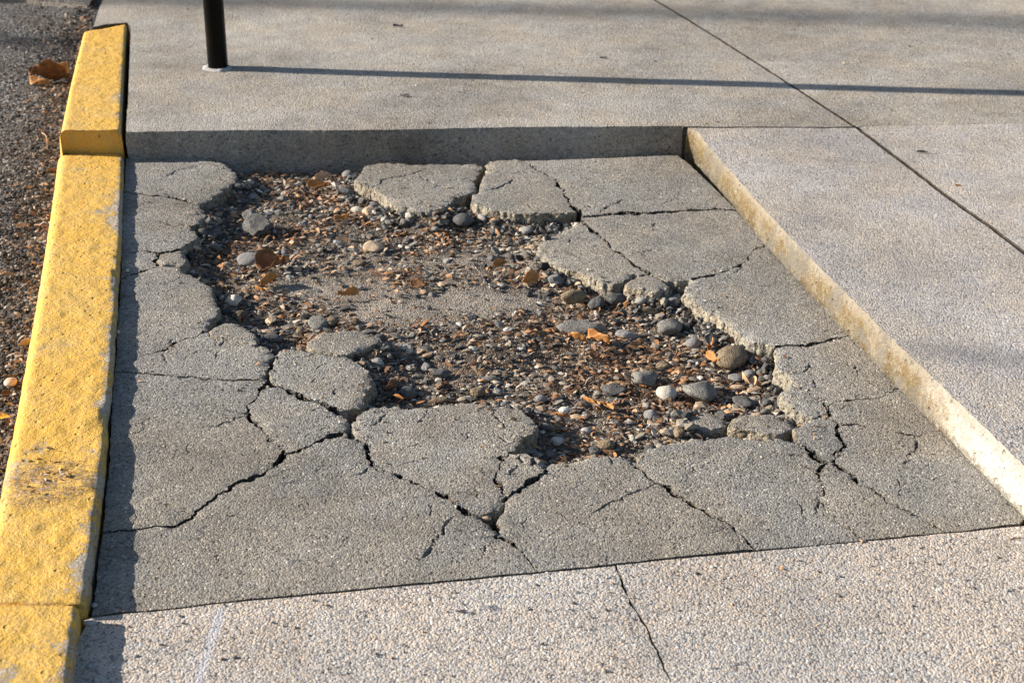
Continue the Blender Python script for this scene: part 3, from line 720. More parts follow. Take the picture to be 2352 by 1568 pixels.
slab([('o', .0055, *JSc, ('w', float(fb[0]), float(fb[1]))), ('o', 0, ('w', 4.5, float(fb[1])), ('w', 4.5, 3.43)), ('o', .0008, (2400, 281), (1990, 289))],
     zpix, [M_right, M_joint, M_stepface], lambda X, Y: zr_(X, Y) + .001)
# front slabs
ZF = .003
fr = [(206, 1416), (336, 1404), (537, 1382), (784, 1358), (985, 1339), (1221, 1317), (1415, 1298)]
fr2 = [(1415, 1298), (1568, 1282), (1837, 1256), (2018, 1239), (2345, 1207), (2500, 1191)]
JF = [(1415, 1298), (1432, 1347), (1452, 1390), (1479, 1431), (1499, 1474), (1523, 1525), (1540, 1568), (1570, 1640)]
slab([('o', .001, *fr), ('c', .0012, *JF), ('o', 0, ('w', .22, .35), ('w', -.36, .35)), ('o', .0005, (153, 1590), (178, 1470))], ZF, [M_front, M_joint, M_stepface], lambda X, Y: ZF + .0012 * vn(X * 4, Y * 4, 0, 73), rough=(.0012, .001, .0006))
slab([('o', .001, *fr2), ('o', 0, ('w', 2.6, 1.95), ('w', 2.6, .35), ('w', .22, .35)), ('c', .0012, *JF[::-1])], ZF, [M_front, M_joint, M_stepface], lambda X, Y: ZF + .001 + .001 * vn(X * 4, Y * 4, 0, 74), rough=(.0012, .001, .0006))

# ------------------------------------------------------------------ kerb
kerb = tag(link('kerb', None, loc=(0, 0, 0)), 'worn yellow painted concrete kerb along the left side, stepping up to a raised block', 'kerb')
def interp(pts, t): 
    ys = [p[1] for p in pts]; xs = [p[0] for p in pts]
    return float(np.interp(t, ys, xs))
def kerb_block(Lp, Rp, y0, y1, ztop, base, seed, endcap_round=.004, n=None, slantfront=0.0, backshape=None):
    """sweep of a rounded cross section; image rows y0 (back) to y1 (front)"""
    A0 = np.array(at(interp(Lp, y0), y0, ztop(y0))); A1 = np.array(at(interp(Lp, y1), y1, ztop(y1)))
    L = np.linalg.norm(A1 - A0); n = max(6, int(L / .006))
    rows = []; edge = []
    wz = np.linspace(0, 1, n)
    # image rows spaced evenly in world distance
    yy = np.linspace(y0, y1, 200); D = [0]
    for a, b in zip(yy[:-1], yy[1:]):
        D.append(D[-1] + abs(at(200, a, ztop(a))[1] - at(200, b, ztop(b))[1]))
    ys = np.interp(wz * D[-1], D, yy)
    rl, rr = .024, .009
    prof = []                                             # (u across 0..1 or None, side offset, dz, edge flag)
    for f in np.linspace(1, .12, 6): prof.append(('L', 0.0, -rl - f * (base - rl), 0.0))
    for a in np.linspace(0, math.pi / 2, 8): prof.append(('L', rl * (1 - math.cos(a)), -rl * (1 - math.sin(a)), 0.0))
    m = 26
    for i in range(1, m): prof.append(('M', i / m, 0.0, max(0, (i / m - .55) / .45) ** 2 * .8))
    for a in np.linspace(0, math.pi / 2, 6): prof.append(('R', -rr * (1 - math.sin(a)), -rr * (1 - math.cos(a)), 1.0))
    for f in np.linspace(.12, 1, 6): prof.append(('R', .0015 * f, -rr - f * (base - rr), 1.0))
    V = []; E = []
    for q, yp in enumerate(ys):
        zt = ztop(yp); l = np.array(at(interp(Lp, yp), yp, zt)); r = np.array(at(interp(Rp, yp), yp, zt))
        if backshape is not None:
            pass
        d = r - l; w = np.linalg.norm(d); d /= w
        endd = min(q, n - 1 - q) * L / n; er = max(0.0, endcap_round - endd) if endcap_round else 0
        for k, a, dz, e in prof:
            if k == 'L': p = l + d * a
            elif k == 'R': p = r + d * a
            else: p = l + d * (rl + (w - rl - rr) * a)
            V.append([p[0], p[1], zt + dz - er * .6]); E.append(e)
    V = np.array(V); c = len(prof)
    # lumpy old paint
    nx = vn(V[:, 0] * 45, V[:, 1] * 45, V[:, 2] * 45, seed) * .0016 + vn(V[:, 0] * 120, V[:, 1] * 120, V[:, 2] * 120, seed + 1) * .0008
    V[:, 2] += nx; V[:, 0] += nx * .8
    chip = np.clip(vn(V[:, 0] * 26, V[:, 1] * 26, 0, seed + 5) - .35, 0, 1) * .006 * (np.array(E) > .9)
    V[:, 0] -= chip; V[:, 2] -= chip * .6
    F = []
    for i in range(n - 1):
        for j in range(c - 1):
            a = i * c + j; F.append((a, a + c, a + c + 1, a + 1))
    F.append(tuple(range(c))[::1]); F.append(tuple(range((n - 1) * c, n * c))[::-1])
    me = mesh_from('kerb_stone', V, F, M_yellow, True)
    at_ = me.attributes.new('edge', 'FLOAT', 'POINT'); at_.data.foreach_set('value', np.array(E, np.float32))
    return link('kerb_stone', me, kerb)
hk = lambda y: float(np.interp(y, [350, 900, 1385], [.013, .019, .027]))
Llow = [(131, 352), (119, 440), (104, 540), (87, 645), (67, 755), (47, 862), (34, 935), (19, 1010), (2, 1090), (-62, 1385)]
Rlow = [(284, 352), (281, 440), (277, 560), (269, 690), (259, 820), (249, 940), (238, 1055), (226, 1155), (207, 1290), (196, 1384)]
kerb_block(Llow, Rlow, 353, 1382, hk, .12, 5)
Lfr = [(-63, 1386), (-100, 1560), (-190, 1990)]; Rfr = [(180, 1386), (170, 1470), (155, 1568), (120, 1900)]
kerb_block(Lfr, Rfr, 1387, 1900, lambda y: .030, .12, 9)
# raised block at the back, with a sloping end
def raised():
    zt = HS + .006
    Lp = [(190, 74), (163, 180), (148, 250), (138, 300)]; Rp = [(290, 57), (286, 120), (281, 220), (277, 296)]
    nrow = 150; V = []; E = []
    rl, rr = .014, .007
    Yb = at(137, 349, .013)[1]
    for q in range(nrow):
        u = q / (nrow - 1)
        # back line is skewed: left end sits nearer
        yl = 74 + (300 - 74) * u; yr = 57 + (298 - 57) * u
        l = np.array(at(interp(Lp, yl), yl, zt)); r = np.array(at(interp(Rp, yr), yr, zt))
        V.append((l, r, zt, u))
    # sloping end face rows
    lf = np.array(at(137, 349, .014)); rf = np.array(at(285, 351, .014))
    l0, r0 = V[-1][0], V[-1][1]
    for q in range(1, 15):
        u = q / 14
        e = 1 - (1 - u) ** 1.6
        V.append((l0 + (lf - l0) * min(1, .15 + .85 * u), r0 + (rf - r0) * min(1, .12 + .88 * u), zt + (.008 - zt) * (u ** 1.15), 1.0))
    prof = [('L', 0, -.10, 0), ('L', 0, -.05, 0), ('L', 0, -rl, 0)]
    for a in np.linspace(.2, math.pi / 2, 6): prof.append(('L', rl * (1 - math.cos(a)), -rl * (1 - math.sin(a)), 0))
    for i in range(1, 28): prof.append(('M', i / 28, 0, max(0, (i / 28 - .8) / .2) * .5))
    for a in np.linspace(0, math.pi / 2, 5): prof.append(('R', -rr * (1 - math.sin(a)), -rr * (1 - math.cos(a)), .8))
    prof += [('R', .001, -.03, 1), ('R', .001, -.10, 1)]
    P = []; 
    for l, r, z, u in V:
        d = r - l; w = np.linalg.norm(d); d /= w
        for k, a, dz, e in prof:
            p = l + d * a if k == 'L' else (r + d * a if k == 'R' else l + d * (rl + (w - rl - rr) * a))
            P.append([p[0], p[1], z + dz]); E.append(e)
    P = np.array(P); c = len(prof); n = len(V)
    nx = vn(P[:, 0] * 45, P[:, 1] * 45, P[:, 2] * 45, 3) * .0014 + vn(P[:, 0] * 120, P[:, 1] * 120, P[:, 2] * 120, 4) * .0009
    P[:, 2] += nx
    lump = np.clip(vn(P[:, 0] * 60, P[:, 1] * 20, 0, 8), 0, 1) * .004
    P[:, 1] -= lump * (np.repeat(np.arange(n), c) > 140)
    F = [(i * c + j, i * c + j + c, i * c + j + c + 1, i * c + j + 1) for i in range(n - 1) for j in range(c - 1)]
    F.append(tuple(range(c))); F.append(tuple(range((n - 1) * c, n * c))[::-1])
    me = mesh_from('kerb_stone', P, F, M_yellow, True)
    at_ = me.attributes.new('edge', 'FLOAT', 'POINT'); at_.data.foreach_set('value', np.array(E, np.float32))
    o = link('kerb_stone', me, kerb); o['label'] = 'raised back block of the kerb with a sloping end face'
raised()

# ------------------------------------------------------------------ road, ground, gutter
def sheet(name, x0, x1, y0, y1, step, zf, mat, kind='structure', label=None, pale=None, keep=None):
    xs = np.arange(x0, x1 + step / 2, step); ys = np.arange(y0, y1 + step / 2, step)
    X, Y = np.meshgrid(xs, ys); Z = zf(X, Y)
    V = np.stack([X.ravel(), Y.ravel(), Z.ravel()], 1); nx, ny = len(xs), len(ys)
    i = np.arange(nx - 1)[None, :] + np.arange(ny - 1)[:, None] * nx; i = i.ravel()
    F = np.stack([i, i + 1, i + nx + 1, i + nx], 1)
    if keep is not None: F = F[keep(V[F[:, 0], 0], V[F[:, 0], 1])]
    me = mesh_from(name, V, F, mat, True)
    if pale is not None:
        a = me.attributes.new('pale', 'FLOAT', 'POINT'); a.data.foreach_set('value', pale(X, Y).ravel().astype(np.float32))
    o = link(name, me); tag(o, label, kind=kind); return o
def blob(X, Y, cx, cy, rx, ry):
    x, y = at(cx, cy, -.03); sx = depth(cy) * rx; sy = depth(cy) * ry * 2.3
    return np.exp(-(((X - x) / sx) ** 2 + ((Y - y) / sy) ** 2))
PILE = None
def dirtz(X, Y):
    X = np.asarray(X, float); Y = np.asarray(Y, float)
    z = -.040 + .012 * (blob(X, Y, 1000, 720, 300, 130)) + .004 * blob(X, Y, 760, 640, 200, 60) + .006 * blob(X, Y, 1350, 960, 160, 40)
    if PILE is not None:
        gx = np.clip((X - PILE[0]) / .01, 0, PILE[2].shape[1] - 2); gy = np.clip((Y - PILE[1]) / .01, 0, PILE[2].shape[0] - 2)
        ix = gx.astype(int); iy = gy.astype(int); fx = gx - ix; fy = gy - iy; T = PILE[2]
        z = z + T[iy, ix] * (1 - fx) * (1 - fy) + T[iy, ix + 1] * fx * (1 - fy) + T[iy + 1, ix] * (1 - fx) * fy + T[iy + 1, ix + 1] * fx * fy
    return z + .004 * vn(X * 14, Y * 14, 0, 81) + .0018 * vn(X * 45, Y * 45, 0, 82) + .0008 * vn(X * 120, Y * 120, 0, 83)
kx = lambda Y: -.66 - (np.asarray(Y) - 2.23) * .208
def palef(X, Y):
    return np.clip(1.0 * blob(X, Y, 740, 660, 190, 34) + 1.0 * blob(X, Y, 880, 725, 120, 30) + .75 * blob(X, Y, 1150, 590, 140, 36) + .7 * blob(X, Y, 900, 600, 150, 30) + .6 * blob(X, Y, 860, 790, 60, 22) + .7 * blob(X, Y, 1160, 690, 160, 28) + .5 * blob(X, Y, 1330, 970, 120, 35) + .6 * blob(X, Y, 1040, 700, 180, 60), 0, 1)
PB = [(P[:, 0].min(), P[:, 0].max(), P[:, 1].min(), P[:, 1].max()) for P in POLYS]
def free_mask(x, y):
    m = np.ones(len(x), bool)
    for P, b in zip(POLYS, PB):
        q = (x > b[0]) & (x < b[1]) & (y > b[2]) & (y < b[3]) & m
        idx = np.where(q)[0]
        if len(idx):
            r = inside(x[idx], y[idx], P[::2]); m[idx[r]] = False
    return m
HOLE = [at(*p) for p in [(490, 366), (820, 366), (830, 420), (960, 480), (1060, 450), (1110, 478), (1330, 490), (1330, 520), (1235, 570), (1300, 615), (1420, 655), (1540, 640), (1600, 640), (1580, 670), (1700, 770), (1790, 800), (1785, 850), (1830, 940), (1890, 960), (1820, 1015), (1680, 1000), (1480, 1040), (1440, 1050), (1250, 1055), (1170, 1040), (1220, 960), (1110, 925), (840, 935), (800, 1000), (775, 945), (850, 880), (790, 815), (640, 800), (620, 870), (600, 795), (480, 745), (500, 690), (430, 610), (450, 480), (545, 405)]]
hx0, hx1 = min(p[0] for p in HOLE), max(p[0] for p in HOLE); hy0, hy1 = min(p[1] for p in HOLE), max(p[1] for p in HOLE)
RIMS = np.concatenate([P[::3] for P in POLYS])
def rimdist(x, y):
    d = np.full(len(x), 9.0)
    for i in range(0, len(RIMS), 300):
        d = np.minimum(d, np.sqrt((x[:, None] - RIMS[None, i:i + 300, 0]) ** 2 + (y[:, None] - RIMS[None, i:i + 300, 1]) ** 2).min(1))
    return d
gx_, gy_ = np.meshgrid(np.arange(hx0 - .05, hx1 + .05, .01), np.arange(hy0 - .05, hy1 + .05, .01))
ih = inside(gx_.ravel(), gy_.ravel(), HOLE).astype(float).reshape(gx_.shape)
for _ in range(2):
    ih = (ih + np.roll(ih, 1, 0) + np.roll(ih, -1, 0) + np.roll(ih, 1, 1) + np.roll(ih, -1, 1)) / 5
dd0 = rimdist(gx_.ravel(), gy_.ravel()).reshape(gx_.shape)
PILE = (hx0 - .05, hy0 - .05, .021 * np.exp(-(dd0 / .034) ** 2) * ih * np.clip(.75 + .7 * vn(gx_ * 12, gy_ * 12, 0, 141), .1, 1.3))
sheet('dirt', -.98, .9, 1.5, 3.56, .008, dirtz, M_dirt, keep=lambda X, Y: X > kx(Y) - .10, label='packed gritty dirt on the floor of the hole', pale=palef)
ZR = -.075
def roadz(X, Y): return ZR + .004 * vn(X * 7, Y * 7, 0, 91) + .0022 * vn(X * 40, Y * 40, 0, 92)
def road():
    ys = np.arange(.2, 7.0, .012); us = np.concatenate([np.arange(0, .9, .012), np.array([1.1, 1.5, 2.2, 3.5, 6.0])])
    Y, U = np.meshgrid(ys, us, indexing='ij'); X = kx(Y) - .02 - U; Z = roadz(X, Y)
    n, m = X.shape; i = (np.arange(m - 1)[None, :] + np.arange(n - 1)[:, None] * m).ravel()
    F = np.stack([i, i + 1, i + m + 1, i + m], 1)
    me = mesh_from('road', np.stack([X.ravel(), Y.ravel(), Z.ravel()], 1), F, M_asph, True)
    tag(link('road', me), 'dark worn asphalt road surface beyond the yellow kerb', kind='structure')
road()
me = mesh_from('ground', [(-400, -400, -.16), (400, -400, -.16), (400, 400, -.16), (-400, 400, -.16)], [(0, 1, 2, 3)], M_ground, False)
tag(link('ground', me), 'dry soil ground beneath and beyond the pavement', kind='structure')
# fill under the slabs' joints
me = mesh_from('joint_fill', [(float(kx(.3)) - .1, .3, -.048), (4.4, .3, -.048), (4.4, 6.3, -.048), (float(kx(6.3)) - .1, 6.3, -.048)], [(0, 1, 2, 3)], M_dirt, False)
tag(link('joint_fill', me), 'dark dirt lying in the joints between the slabs', kind='structure')
# grey concrete gutter strip at the far left
g = [at(-60, 6, ZR), at(60, 8, ZR), at(205, 22, ZR), at(240, -40, ZR), at(200, -110, ZR), at(-250, -110, ZR)]
me, _ = slab_mesh('gutter', g, ['o'] * 6, [.001] * 6, lambda X, Y: ZR + .014 + 0 * X, [M_asph, M_stepface], thick=.03, grid=.05, step=.01)
tag(link('gutter', me), 'grey strip of gutter at the far edge of the road', kind='structure')

# ------------------------------------------------------------------ tall lamp post far to the left; its soft shadow crosses the back slabs
def lamp_post():
    sx_, sy_ = at(2000, 42, HS); D = 23.0
    bx, by = sx_ - math.cos(SHADOW_AZ) * D, sy_ - math.sin(SHADOW_AZ) * D
    t = tag(link('lamp_post', None, loc=(bx, by, -.08)), 'tall grey street lamp post standing far off to the left across the road', 'lamp post')
    def tube(name, pts, rs, n=16):
        V = []; F = []
        for p, r_ in zip(pts, rs):
            for i in range(n): a = i / n * 6.28318; V.append((p[0] + r_ * math.cos(a), p[1] + r_ * math.sin(a), p[2]))
        for j in range(len(pts) - 1):
            for i in range(n): F.append((j * n + i, j * n + (i + 1) % n, j * n + n + (i + 1) % n, j * n + n + i))
        F.append(tuple(range(n))[::-1]); F.append(tuple(range((len(pts) - 1) * n, len(pts) * n)))
        return link(name, mesh_from(name, V, F, ST['grey'], True), t)
    tube('pole', [(0, 0, 0), (0, 0, .4), (0, 0, .42), (0, 0, 10.6)], [.16, .16, .075, .05])
    tube('lamp_head', [(0, 0, 10.6), (0, 0, 10.68), (0, 0, 10.85), (0, 0, 11.0)], [.10, .26, .24, .05])
lamp_post()

# ------------------------------------------------------------------ post
def post():
    bx, by = at(501, 158, HS)
    t = tag(link('post', None, loc=(bx, by, HS)), 'black round metal post standing on the back pavement slab near the kerb', 'post')
    R = .0262; n = 40; rings = []
    prof = [(0, R), (.02, R), (.3, R), (.7, R), (1.18, R), (1.195, R * .93), (1.205, R * .7), (1.21, 0.001)]
    V = []; F = []
    for z, r in prof:
        for i in range(n):
            a = i / n * 2 * math.pi; V.append((r * math.cos(a) + z * .012, r * math.sin(a), z - .01))
    for j in range(len(prof) - 1):
        for i in range(n): F.append((j * n + i, j * n + (i + 1) % n, j * n + n + (i + 1) % n, j * n + n + i))
    link('pole', mesh_from('pole', V, F, M_black, True), t)
    V = []; F = []; n = 48
    prof = [(R + .012, 0.0), (R + .009, .004), (R + .004, .0065), (R - .002, .0065)]
    for k, (r, z) in enumerate(prof):
        for i in range(n):
            a = i / n * 2 * math.pi; rr = r + (.006 * vn(math.cos(a) * 2.2, math.sin(a) * 2.2, k * .4, 5) if k < 3 else 0) + (.014 * max(0, math.cos(a - 2.9)) ** 6 if k == 0 else 0)
            V.append((rr * math.cos(a), rr * math.sin(a), z + (.002 * float(vn(i * .6, k, 0, 6)) if 0 < k < 3 else 0) - (.002 if k == 0 else 0)))
    for j in range(3):
        for i in range(n): F.append((j * n + i, j * n + (i + 1) % n, j * n + n + (i + 1) % n, j * n + n + i))
    link('mortar_ring', mesh_from('mortar_ring', V, F, M_grout, True), t)
post()

# ------------------------------------------------------------------ stones
def ico(sub):
    import bmesh
    bm = bmesh.new(); bmesh.ops.create_icosphere(bm, subdivisions=sub, radius=1.0)
    V = np.array([v.co[:] for v in bm.verts]); F = np.array([[v.index for v in f.verts] for f in bm.faces]); bm.free()
    return V, F
ICO = {s: ico(s) for s in (1, 2, 3, 4)}
def stone_shape(sub, seed, angular=.5, amp=.25):
    V, F = ICO[sub]; V = V.copy(); r = np.random.default_rng(seed)
    for _ in range(int(5 + angular * 9)):                 # flats cut by planes
        d = r.normal(size=3); d /= np.linalg.norm(d); h = r.uniform(.55, .9) if angular > .3 else r.uniform(.78, .97)
        s = V @ d; m = s > h; V[m] -= np.outer((s[m] - h) * (.55 + .45 * angular), d)
    n = fbm(V[:, 0] * 1.6 + seed, V[:, 1] * 1.6, V[:, 2] * 1.6, seed, 3)
    V *= (1 + amp * .5 * n)[:, None]
    V /= np.abs(V).max(0)[None, :]
    return V, F
def add_stone(px_, py_, w, h, tone, label, name='stone', angular=.5, yaw=0.0, flat=None, shape=None, group='loose stones lying in the hole', z0=None, seed=0, cat='stone', tilt=0.0):
    mpp = depth(py_ + h * .3); W_ = w * mpp / 2
    # image height mixes ground depth and stone height
    a = math.asin(min(1, CAMH / (mpp * FPX) * .98)) if False else math.radians(26) + math.atan((py_ - 784) / FPX)
    Himg = h * mpp / 2
    flat = flat if flat is not None else .62
    Dp = W_ * (1.0 if shape is None else shape)
    # choose depth so that silhouette height matches
    Hh = W_ * flat
    v = Himg ** 2 - (Hh * math.cos(a)) ** 2
    if v > 0: Dp = min(math.sqrt(v) / math.sin(a), W_ * 1.5)
    else: Hh = Himg * .8 / math.cos(a); Dp = Himg * .6 / math.sin(a)
    x, y = at(px_, py_, -.025); zb = float(dirtz(x, y)) if z0 is None else z0
    x, y = at(px_, py_, zb + Hh * .8)
    V, F = stone_shape(3 if w > 24 else 2, seed + int(px_) * 7 + int(py_), angular, .28 if angular > .3 else .15)
    V = V * np.array([W_, Dp, Hh])
    me = mesh_from(name, V, F, ST[tone], angular < .9)
    o = link(name, me, None, (x, y, zb + Hh * .78)); o.rotation_euler = (random.uniform(-.08, .08), tilt, yaw)
    tag(o, label, cat, group); return o
STONES = [
 (593, 517, 78, 54, 'darkrough', 'large rough dark lump of old concrete in the upper left of the hole', 1.0, 0),
 (574, 595, 62, 33, 'grey', 'flat smooth grey stone at the left side of the hole beside a curled brown leaf', .25, .1),
 (855, 566, 62, 33, 'tan', 'flat buff stone with small pits lying near the middle top of the hole', .7, 0),
 (848, 486, 36, 25, 'tan', 'small buff stone tucked under the upper middle slab piece', .6, 0),
 (822, 482, 40, 18, 'beige', 'low pale stone just left of the small buff stone under the slab piece', .6, 0),
 (800, 400, 30, 22, 'grey', 'small round grey stone beside the back left corner of the upper middle slab piece', .15, 0),
 (731, 741, 50, 44, 'rough', 'upright oval dark grey stone next to the loose flat concrete chunk', .3, .2),
 (762, 737, 30, 30, 'brown', 'brown stone leaning behind the upright oval grey stone', .4, 0),
 (535, 690, 42, 30, 'beige', 'blocky pale stone at the foot of the left rim of the hole', .8, 0),
 (622, 736, 30, 34, 'tan', 'pointed tan stone standing near the lower left rim', .9, 0),
 (624, 778, 58, 28, 'darkrough', 'dark rough stone wedged under the lower left rim chunk', .7, 0),
 (588, 787, 22, 16, 'blue', 'bluish grey pebble at the end of the rounded left rim chunk', .1, 0),
 (712, 771, 27, 15, 'tan', 'small pinkish tan stone below the upright oval grey stone', .5, 0),
 (690, 758, 20, 16, 'brown', 'small olive brown pebble left of the upright oval grey stone', .3, 0),
 (570, 493, 32, 26, 'rough', 'angular grey stone behind the large rough lump in the upper left', 1.0, 0),
 (615, 488, 32, 20, 'beige', 'pale flat stone resting against the back of the large rough lump', .8, 0),
 (580, 450, 24, 18, 'grey', 'grey pebble in the shade of the upper left slab piece', .2, 0),
 (650, 456, 26, 18, 'grey', 'mid grey pebble in the shaded upper left gravel', .4, 0),
 (1333, 752, 118, 32, 'rough', 'long grey curved shard of stone in the right half of the hole', .5, 0),
 (1537, 750, 68, 44, 'rough', 'dark oval boulder near the right rim of the hole', .4, 0),
 (1320, 683, 66, 38, 'brown', 'brown grey stone in front of the broken rim of the right middle slab piece', .5, 0),
 (1368, 694, 42, 40, 'darkrough', 'dark knobbly stone right of the brown grey stone at the right middle rim', .8, 0),
 (1412, 688, 60, 36, 'darkrough', 'wide dark rubble stone under the right middle rim', .9, 0),
 (1545, 692, 36, 24, 'grey', 'smooth grey pebble between two slab pieces on the right rim', .15, 0),
 (1490, 716, 40, 22, 'brown', 'brown pebble above the dark oval boulder', .4, 0),
 (1440, 768, 56, 24, 'grey', 'low dark grey stone right of the long curved shard', .4, 0),
 (1682, 820, 78, 60, 'brown', 'large brown boulder against the right rim of the hole', .3, -.5),
 (1731, 827, 26, 36, 'grey', 'grey stone standing just right of the large brown boulder', .2, 0),
 (1592, 787, 40, 26, 'grey', 'smooth grey oval pebble left of the large brown boulder', .1, 0),
 (1609, 897, 86, 62, 'rough', 'large angular pitted grey stone in the lower right of the hole', .8, -.2),
 (1531, 902, 50, 38, 'beige', 'round pale beige stone left of the large angular pitted stone', .3, 0),
 (1493, 952, 36, 31, 'grey', 'squarish grey stone in the lower right below the round beige one', .7, 0),
 (1479, 868, 66, 46, 'rough', 'rough grey stone above the round pale beige stone', .8, 0),
 (1408, 895, 66, 32, 'darkrough', 'dark flat pitted stone in the lower middle of the hole', .7, 0),
 (1412, 920, 36, 24, 'dark', 'dark triangular pebble just below the dark flat pitted stone', .8, 0),
 (1368, 887, 20, 15, 'tan', 'small orange tan pebble left of the dark flat pitted stone', .2, 0),
 (1297, 942, 32, 19, 'white', 'bright white pebble near the bottom of the hole', .2, .3),
 (1323, 957, 30, 14, 'tan', 'flat tan pebble just below the bright white pebble', .1, 0),
 (1341, 952, 24, 16, 'beige', 'pale pointed pebble right of the flat tan pebble', .4, .6),
 (1241, 916, 34, 21, 'grey', 'dark grey oval pebble above the rim of the lower middle slab piece', .2, 0),
 (1391, 1022, 44, 32, 'brown', 'brown grey stone at the bottom rim of the hole', .6, 0),
 (1365, 1036, 30, 24, 'dark', 'dark stone at the bottom rim beside the brown grey stone', .4, 0),
 (1559, 991, 30, 27, 'brown', 'brown grey stone left of the almond shaped concrete chunk', .5, 0),
 (1528, 992, 28, 18, 'tan', 'tan stone left of the brown grey stone at the lower right rim', .5, 0),
 (1452, 1006, 20, 18, 'beige', 'small round pale pebble near the bottom rim of the hole', .1, 0),
 (1279, 1011, 36, 24, 'light', 'light grey stone in the shaded bottom corner of the hole', .4, 0),
 (1346, 989, 28, 18, 'light', 'light grey oval pebble near the bottom of the hole', .1, 0),
 (1690, 867, 38, 21, 'grey', 'flat grey stone below the large brown boulder', .3, 0),
 (1722, 858, 30, 20, 'grey', 'rounded grey pebble under the right side of the large brown boulder', .1, 0),
 (1693, 889, 38, 15, 'tan', 'flat tan stone right of the large angular pitted stone', .3, 0),
 (1648, 872, 32, 18, 'tan', 'flat buff stone above the large angular pitted stone', .7, .2),
 (1706, 921, 60, 32, 'dark', 'dark flat stone right of the large angular pitted stone', .5, 0),
 (1704, 944, 24, 16, 'tan', 'orange tan pebble above the wide flat concrete chunk', .2, 0),
 (1524, 838, 36, 18, 'brown', 'rusty brown flat stone above the rough grey stone', .2, 0),
 (1012, 883, 26, 24, 'brown', 'brownish cube shaped stone above the lower middle slab piece', .9, 0),
 (977, 843, 26, 26, 'grey', 'grey pointed stone in the lower left of the hole', .9, 0),
 (1011, 859, 50, 30, 'darkrough', 'bluish dark rough stone behind the brownish cube shaped stone', .8, 0),
 (935, 899, 52, 36, 'dark', 'large dark stone in the shade right of the lower left slab piece', .8, 0),
 (965, 905, 20, 24, 'rough', 'upright rough pebble beside the large dark shaded stone', .4, .4),
 (1018, 918, 56, 20, 'brown', 'flat brown stone touching the top rim of the lower middle slab piece', .6, 0),
 (1096, 899, 40, 30, 'brown', 'brown rounded stone at the rim of the lower middle slab piece', .4, 0),
 (1144, 900, 22, 16, 'grey', 'small grey stone right of the brown rounded stone at the rim', .3, 0),
 (949, 847, 20, 13, 'tan', 'small tan stone in the lower left gravel beside the grey pointed stone', .8, 0),
 (800, 948, 36, 24, 'blue', 'grey blue pebble wedged under the corner of the lower left slab piece', .2, 0),
 (818, 940, 16, 12, 'beige', 'tiny pale pebble wedged beside the grey blue pebble', .1, 0),
 (801, 995, 19, 13, 'blue', 'pale blue grey pebble at the bottom of the dark gap between three slab pieces', .1, 0),
 (1150, 655, 22, 12, 'beige', 'pale flat pebble in the middle of the hole left of the right rim', .3, 0),
 (1215, 650, 30, 20, 'tan', 'orange tan fragment below the right middle rim', .8, 0),
 (1000, 524, 20, 22, 'grey', 'round grey pebble under the front of the upper middle slab piece', .1, 0),
 (1064, 505, 50, 34, 'dark', 'dark bluish stone in the shade between the two upper slab pieces', .3, 0),
 (826, 604, 34, 20, 'brown', 'brown grey stone below the flat buff stone with pits', .5, 0),
]
for s in STONES:
    x_, y_, w, h, tone, lab, ang, yaw = s
    z0 = None
    if lab.startswith('grey blue') or lab.startswith('tiny pale'): z0 = -.026
    if lab.startswith('pale blue grey'): z0 = -.045
    add_stone(x_, y_, w, h, tone, lab, angular=ang, yaw=yaw, z0=z0, seed=int(w), flat=.35 if ('flat' in lab or 'shard' in lab) else .6)
# pebbles by the kerb, on the road
add_stone(24, 877, 32, 26, 'pink', 'pale pink pebble lying on the road against the yellow kerb', angular=.1, z0=ZR + .012, group='loose pebbles beside the kerb')
add_stone(293, 621, 11, 9, 'beige', 'tiny pale pebble on the patch in the shadow of the kerb', angular=.2, z0=0, group='loose pebbles beside the kerb')
add_stone(271, 762, 11, 9, 'beige', 'tiny pebble lying right at the foot of the yellow kerb', angular=.2, z0=0, group='loose pebbles beside the kerb')
add_stone(216, 1389, 16, 13, 'blue', 'blue grey pebble at the corner where kerb, patch and front slab meet', angular=.4, z0=0, group='loose pebbles beside the kerb')
add_stone(208, 1427, 34, 15, 'light', 'flat pale flake of stone on the front slab beside the kerb joint', angular=.6, z0=ZF, flat=.25, group='loose pebbles beside the kerb')
add_stone(206, 1528, 15, 11, 'blue', 'small blue grey pebble on the front slab near the bottom of the kerb', angular=.2, z0=ZF, group='loose pebbles beside the kerb')
for i, (x_, y_, w, h, lab) in enumerate([(1706, 1000, 24, 13, 'brown pebble in the crack under the wide flat concrete chunk'),
    (1833, 1008, 22, 15, 'olive pebble first in the row filling the crack right of the wide flat chunk'),
    (1834, 1015, 13, 12, 'yellowish round pebble in the crack right of the wide flat chunk'),
    (1847, 1022, 14, 12, 'cream pebble in the crack below the yellowish round pebble'),
    (1858, 1029, 18, 14, 'pale pebble lowest in the row filling the crack right of the wide flat chunk'),
    (1880, 959, 24, 12, 'smooth pale pebble lying in the crack at the tip of the small right rim piece'),
    (1138, 1139, 18, 17, 'dark pebble lodged in the junction of the big forked crack'),
    (1130, 1160, 20, 16, 'grey pebble cluster stone in the wide junction of the forked crack'),
    (1117, 1190, 24, 12, 'tan flake lying in the gouge below the forked crack')]):
    add_stone(x_, y_, w, h, ['brown', 'brown', 'beige', 'beige', 'beige', 'light', 'dark', 'grey', 'tan'][i], lab, angular=.3, z0=-.012 if i < 8 else -.010, flat=.5, group='pebbles lodged in the cracks')

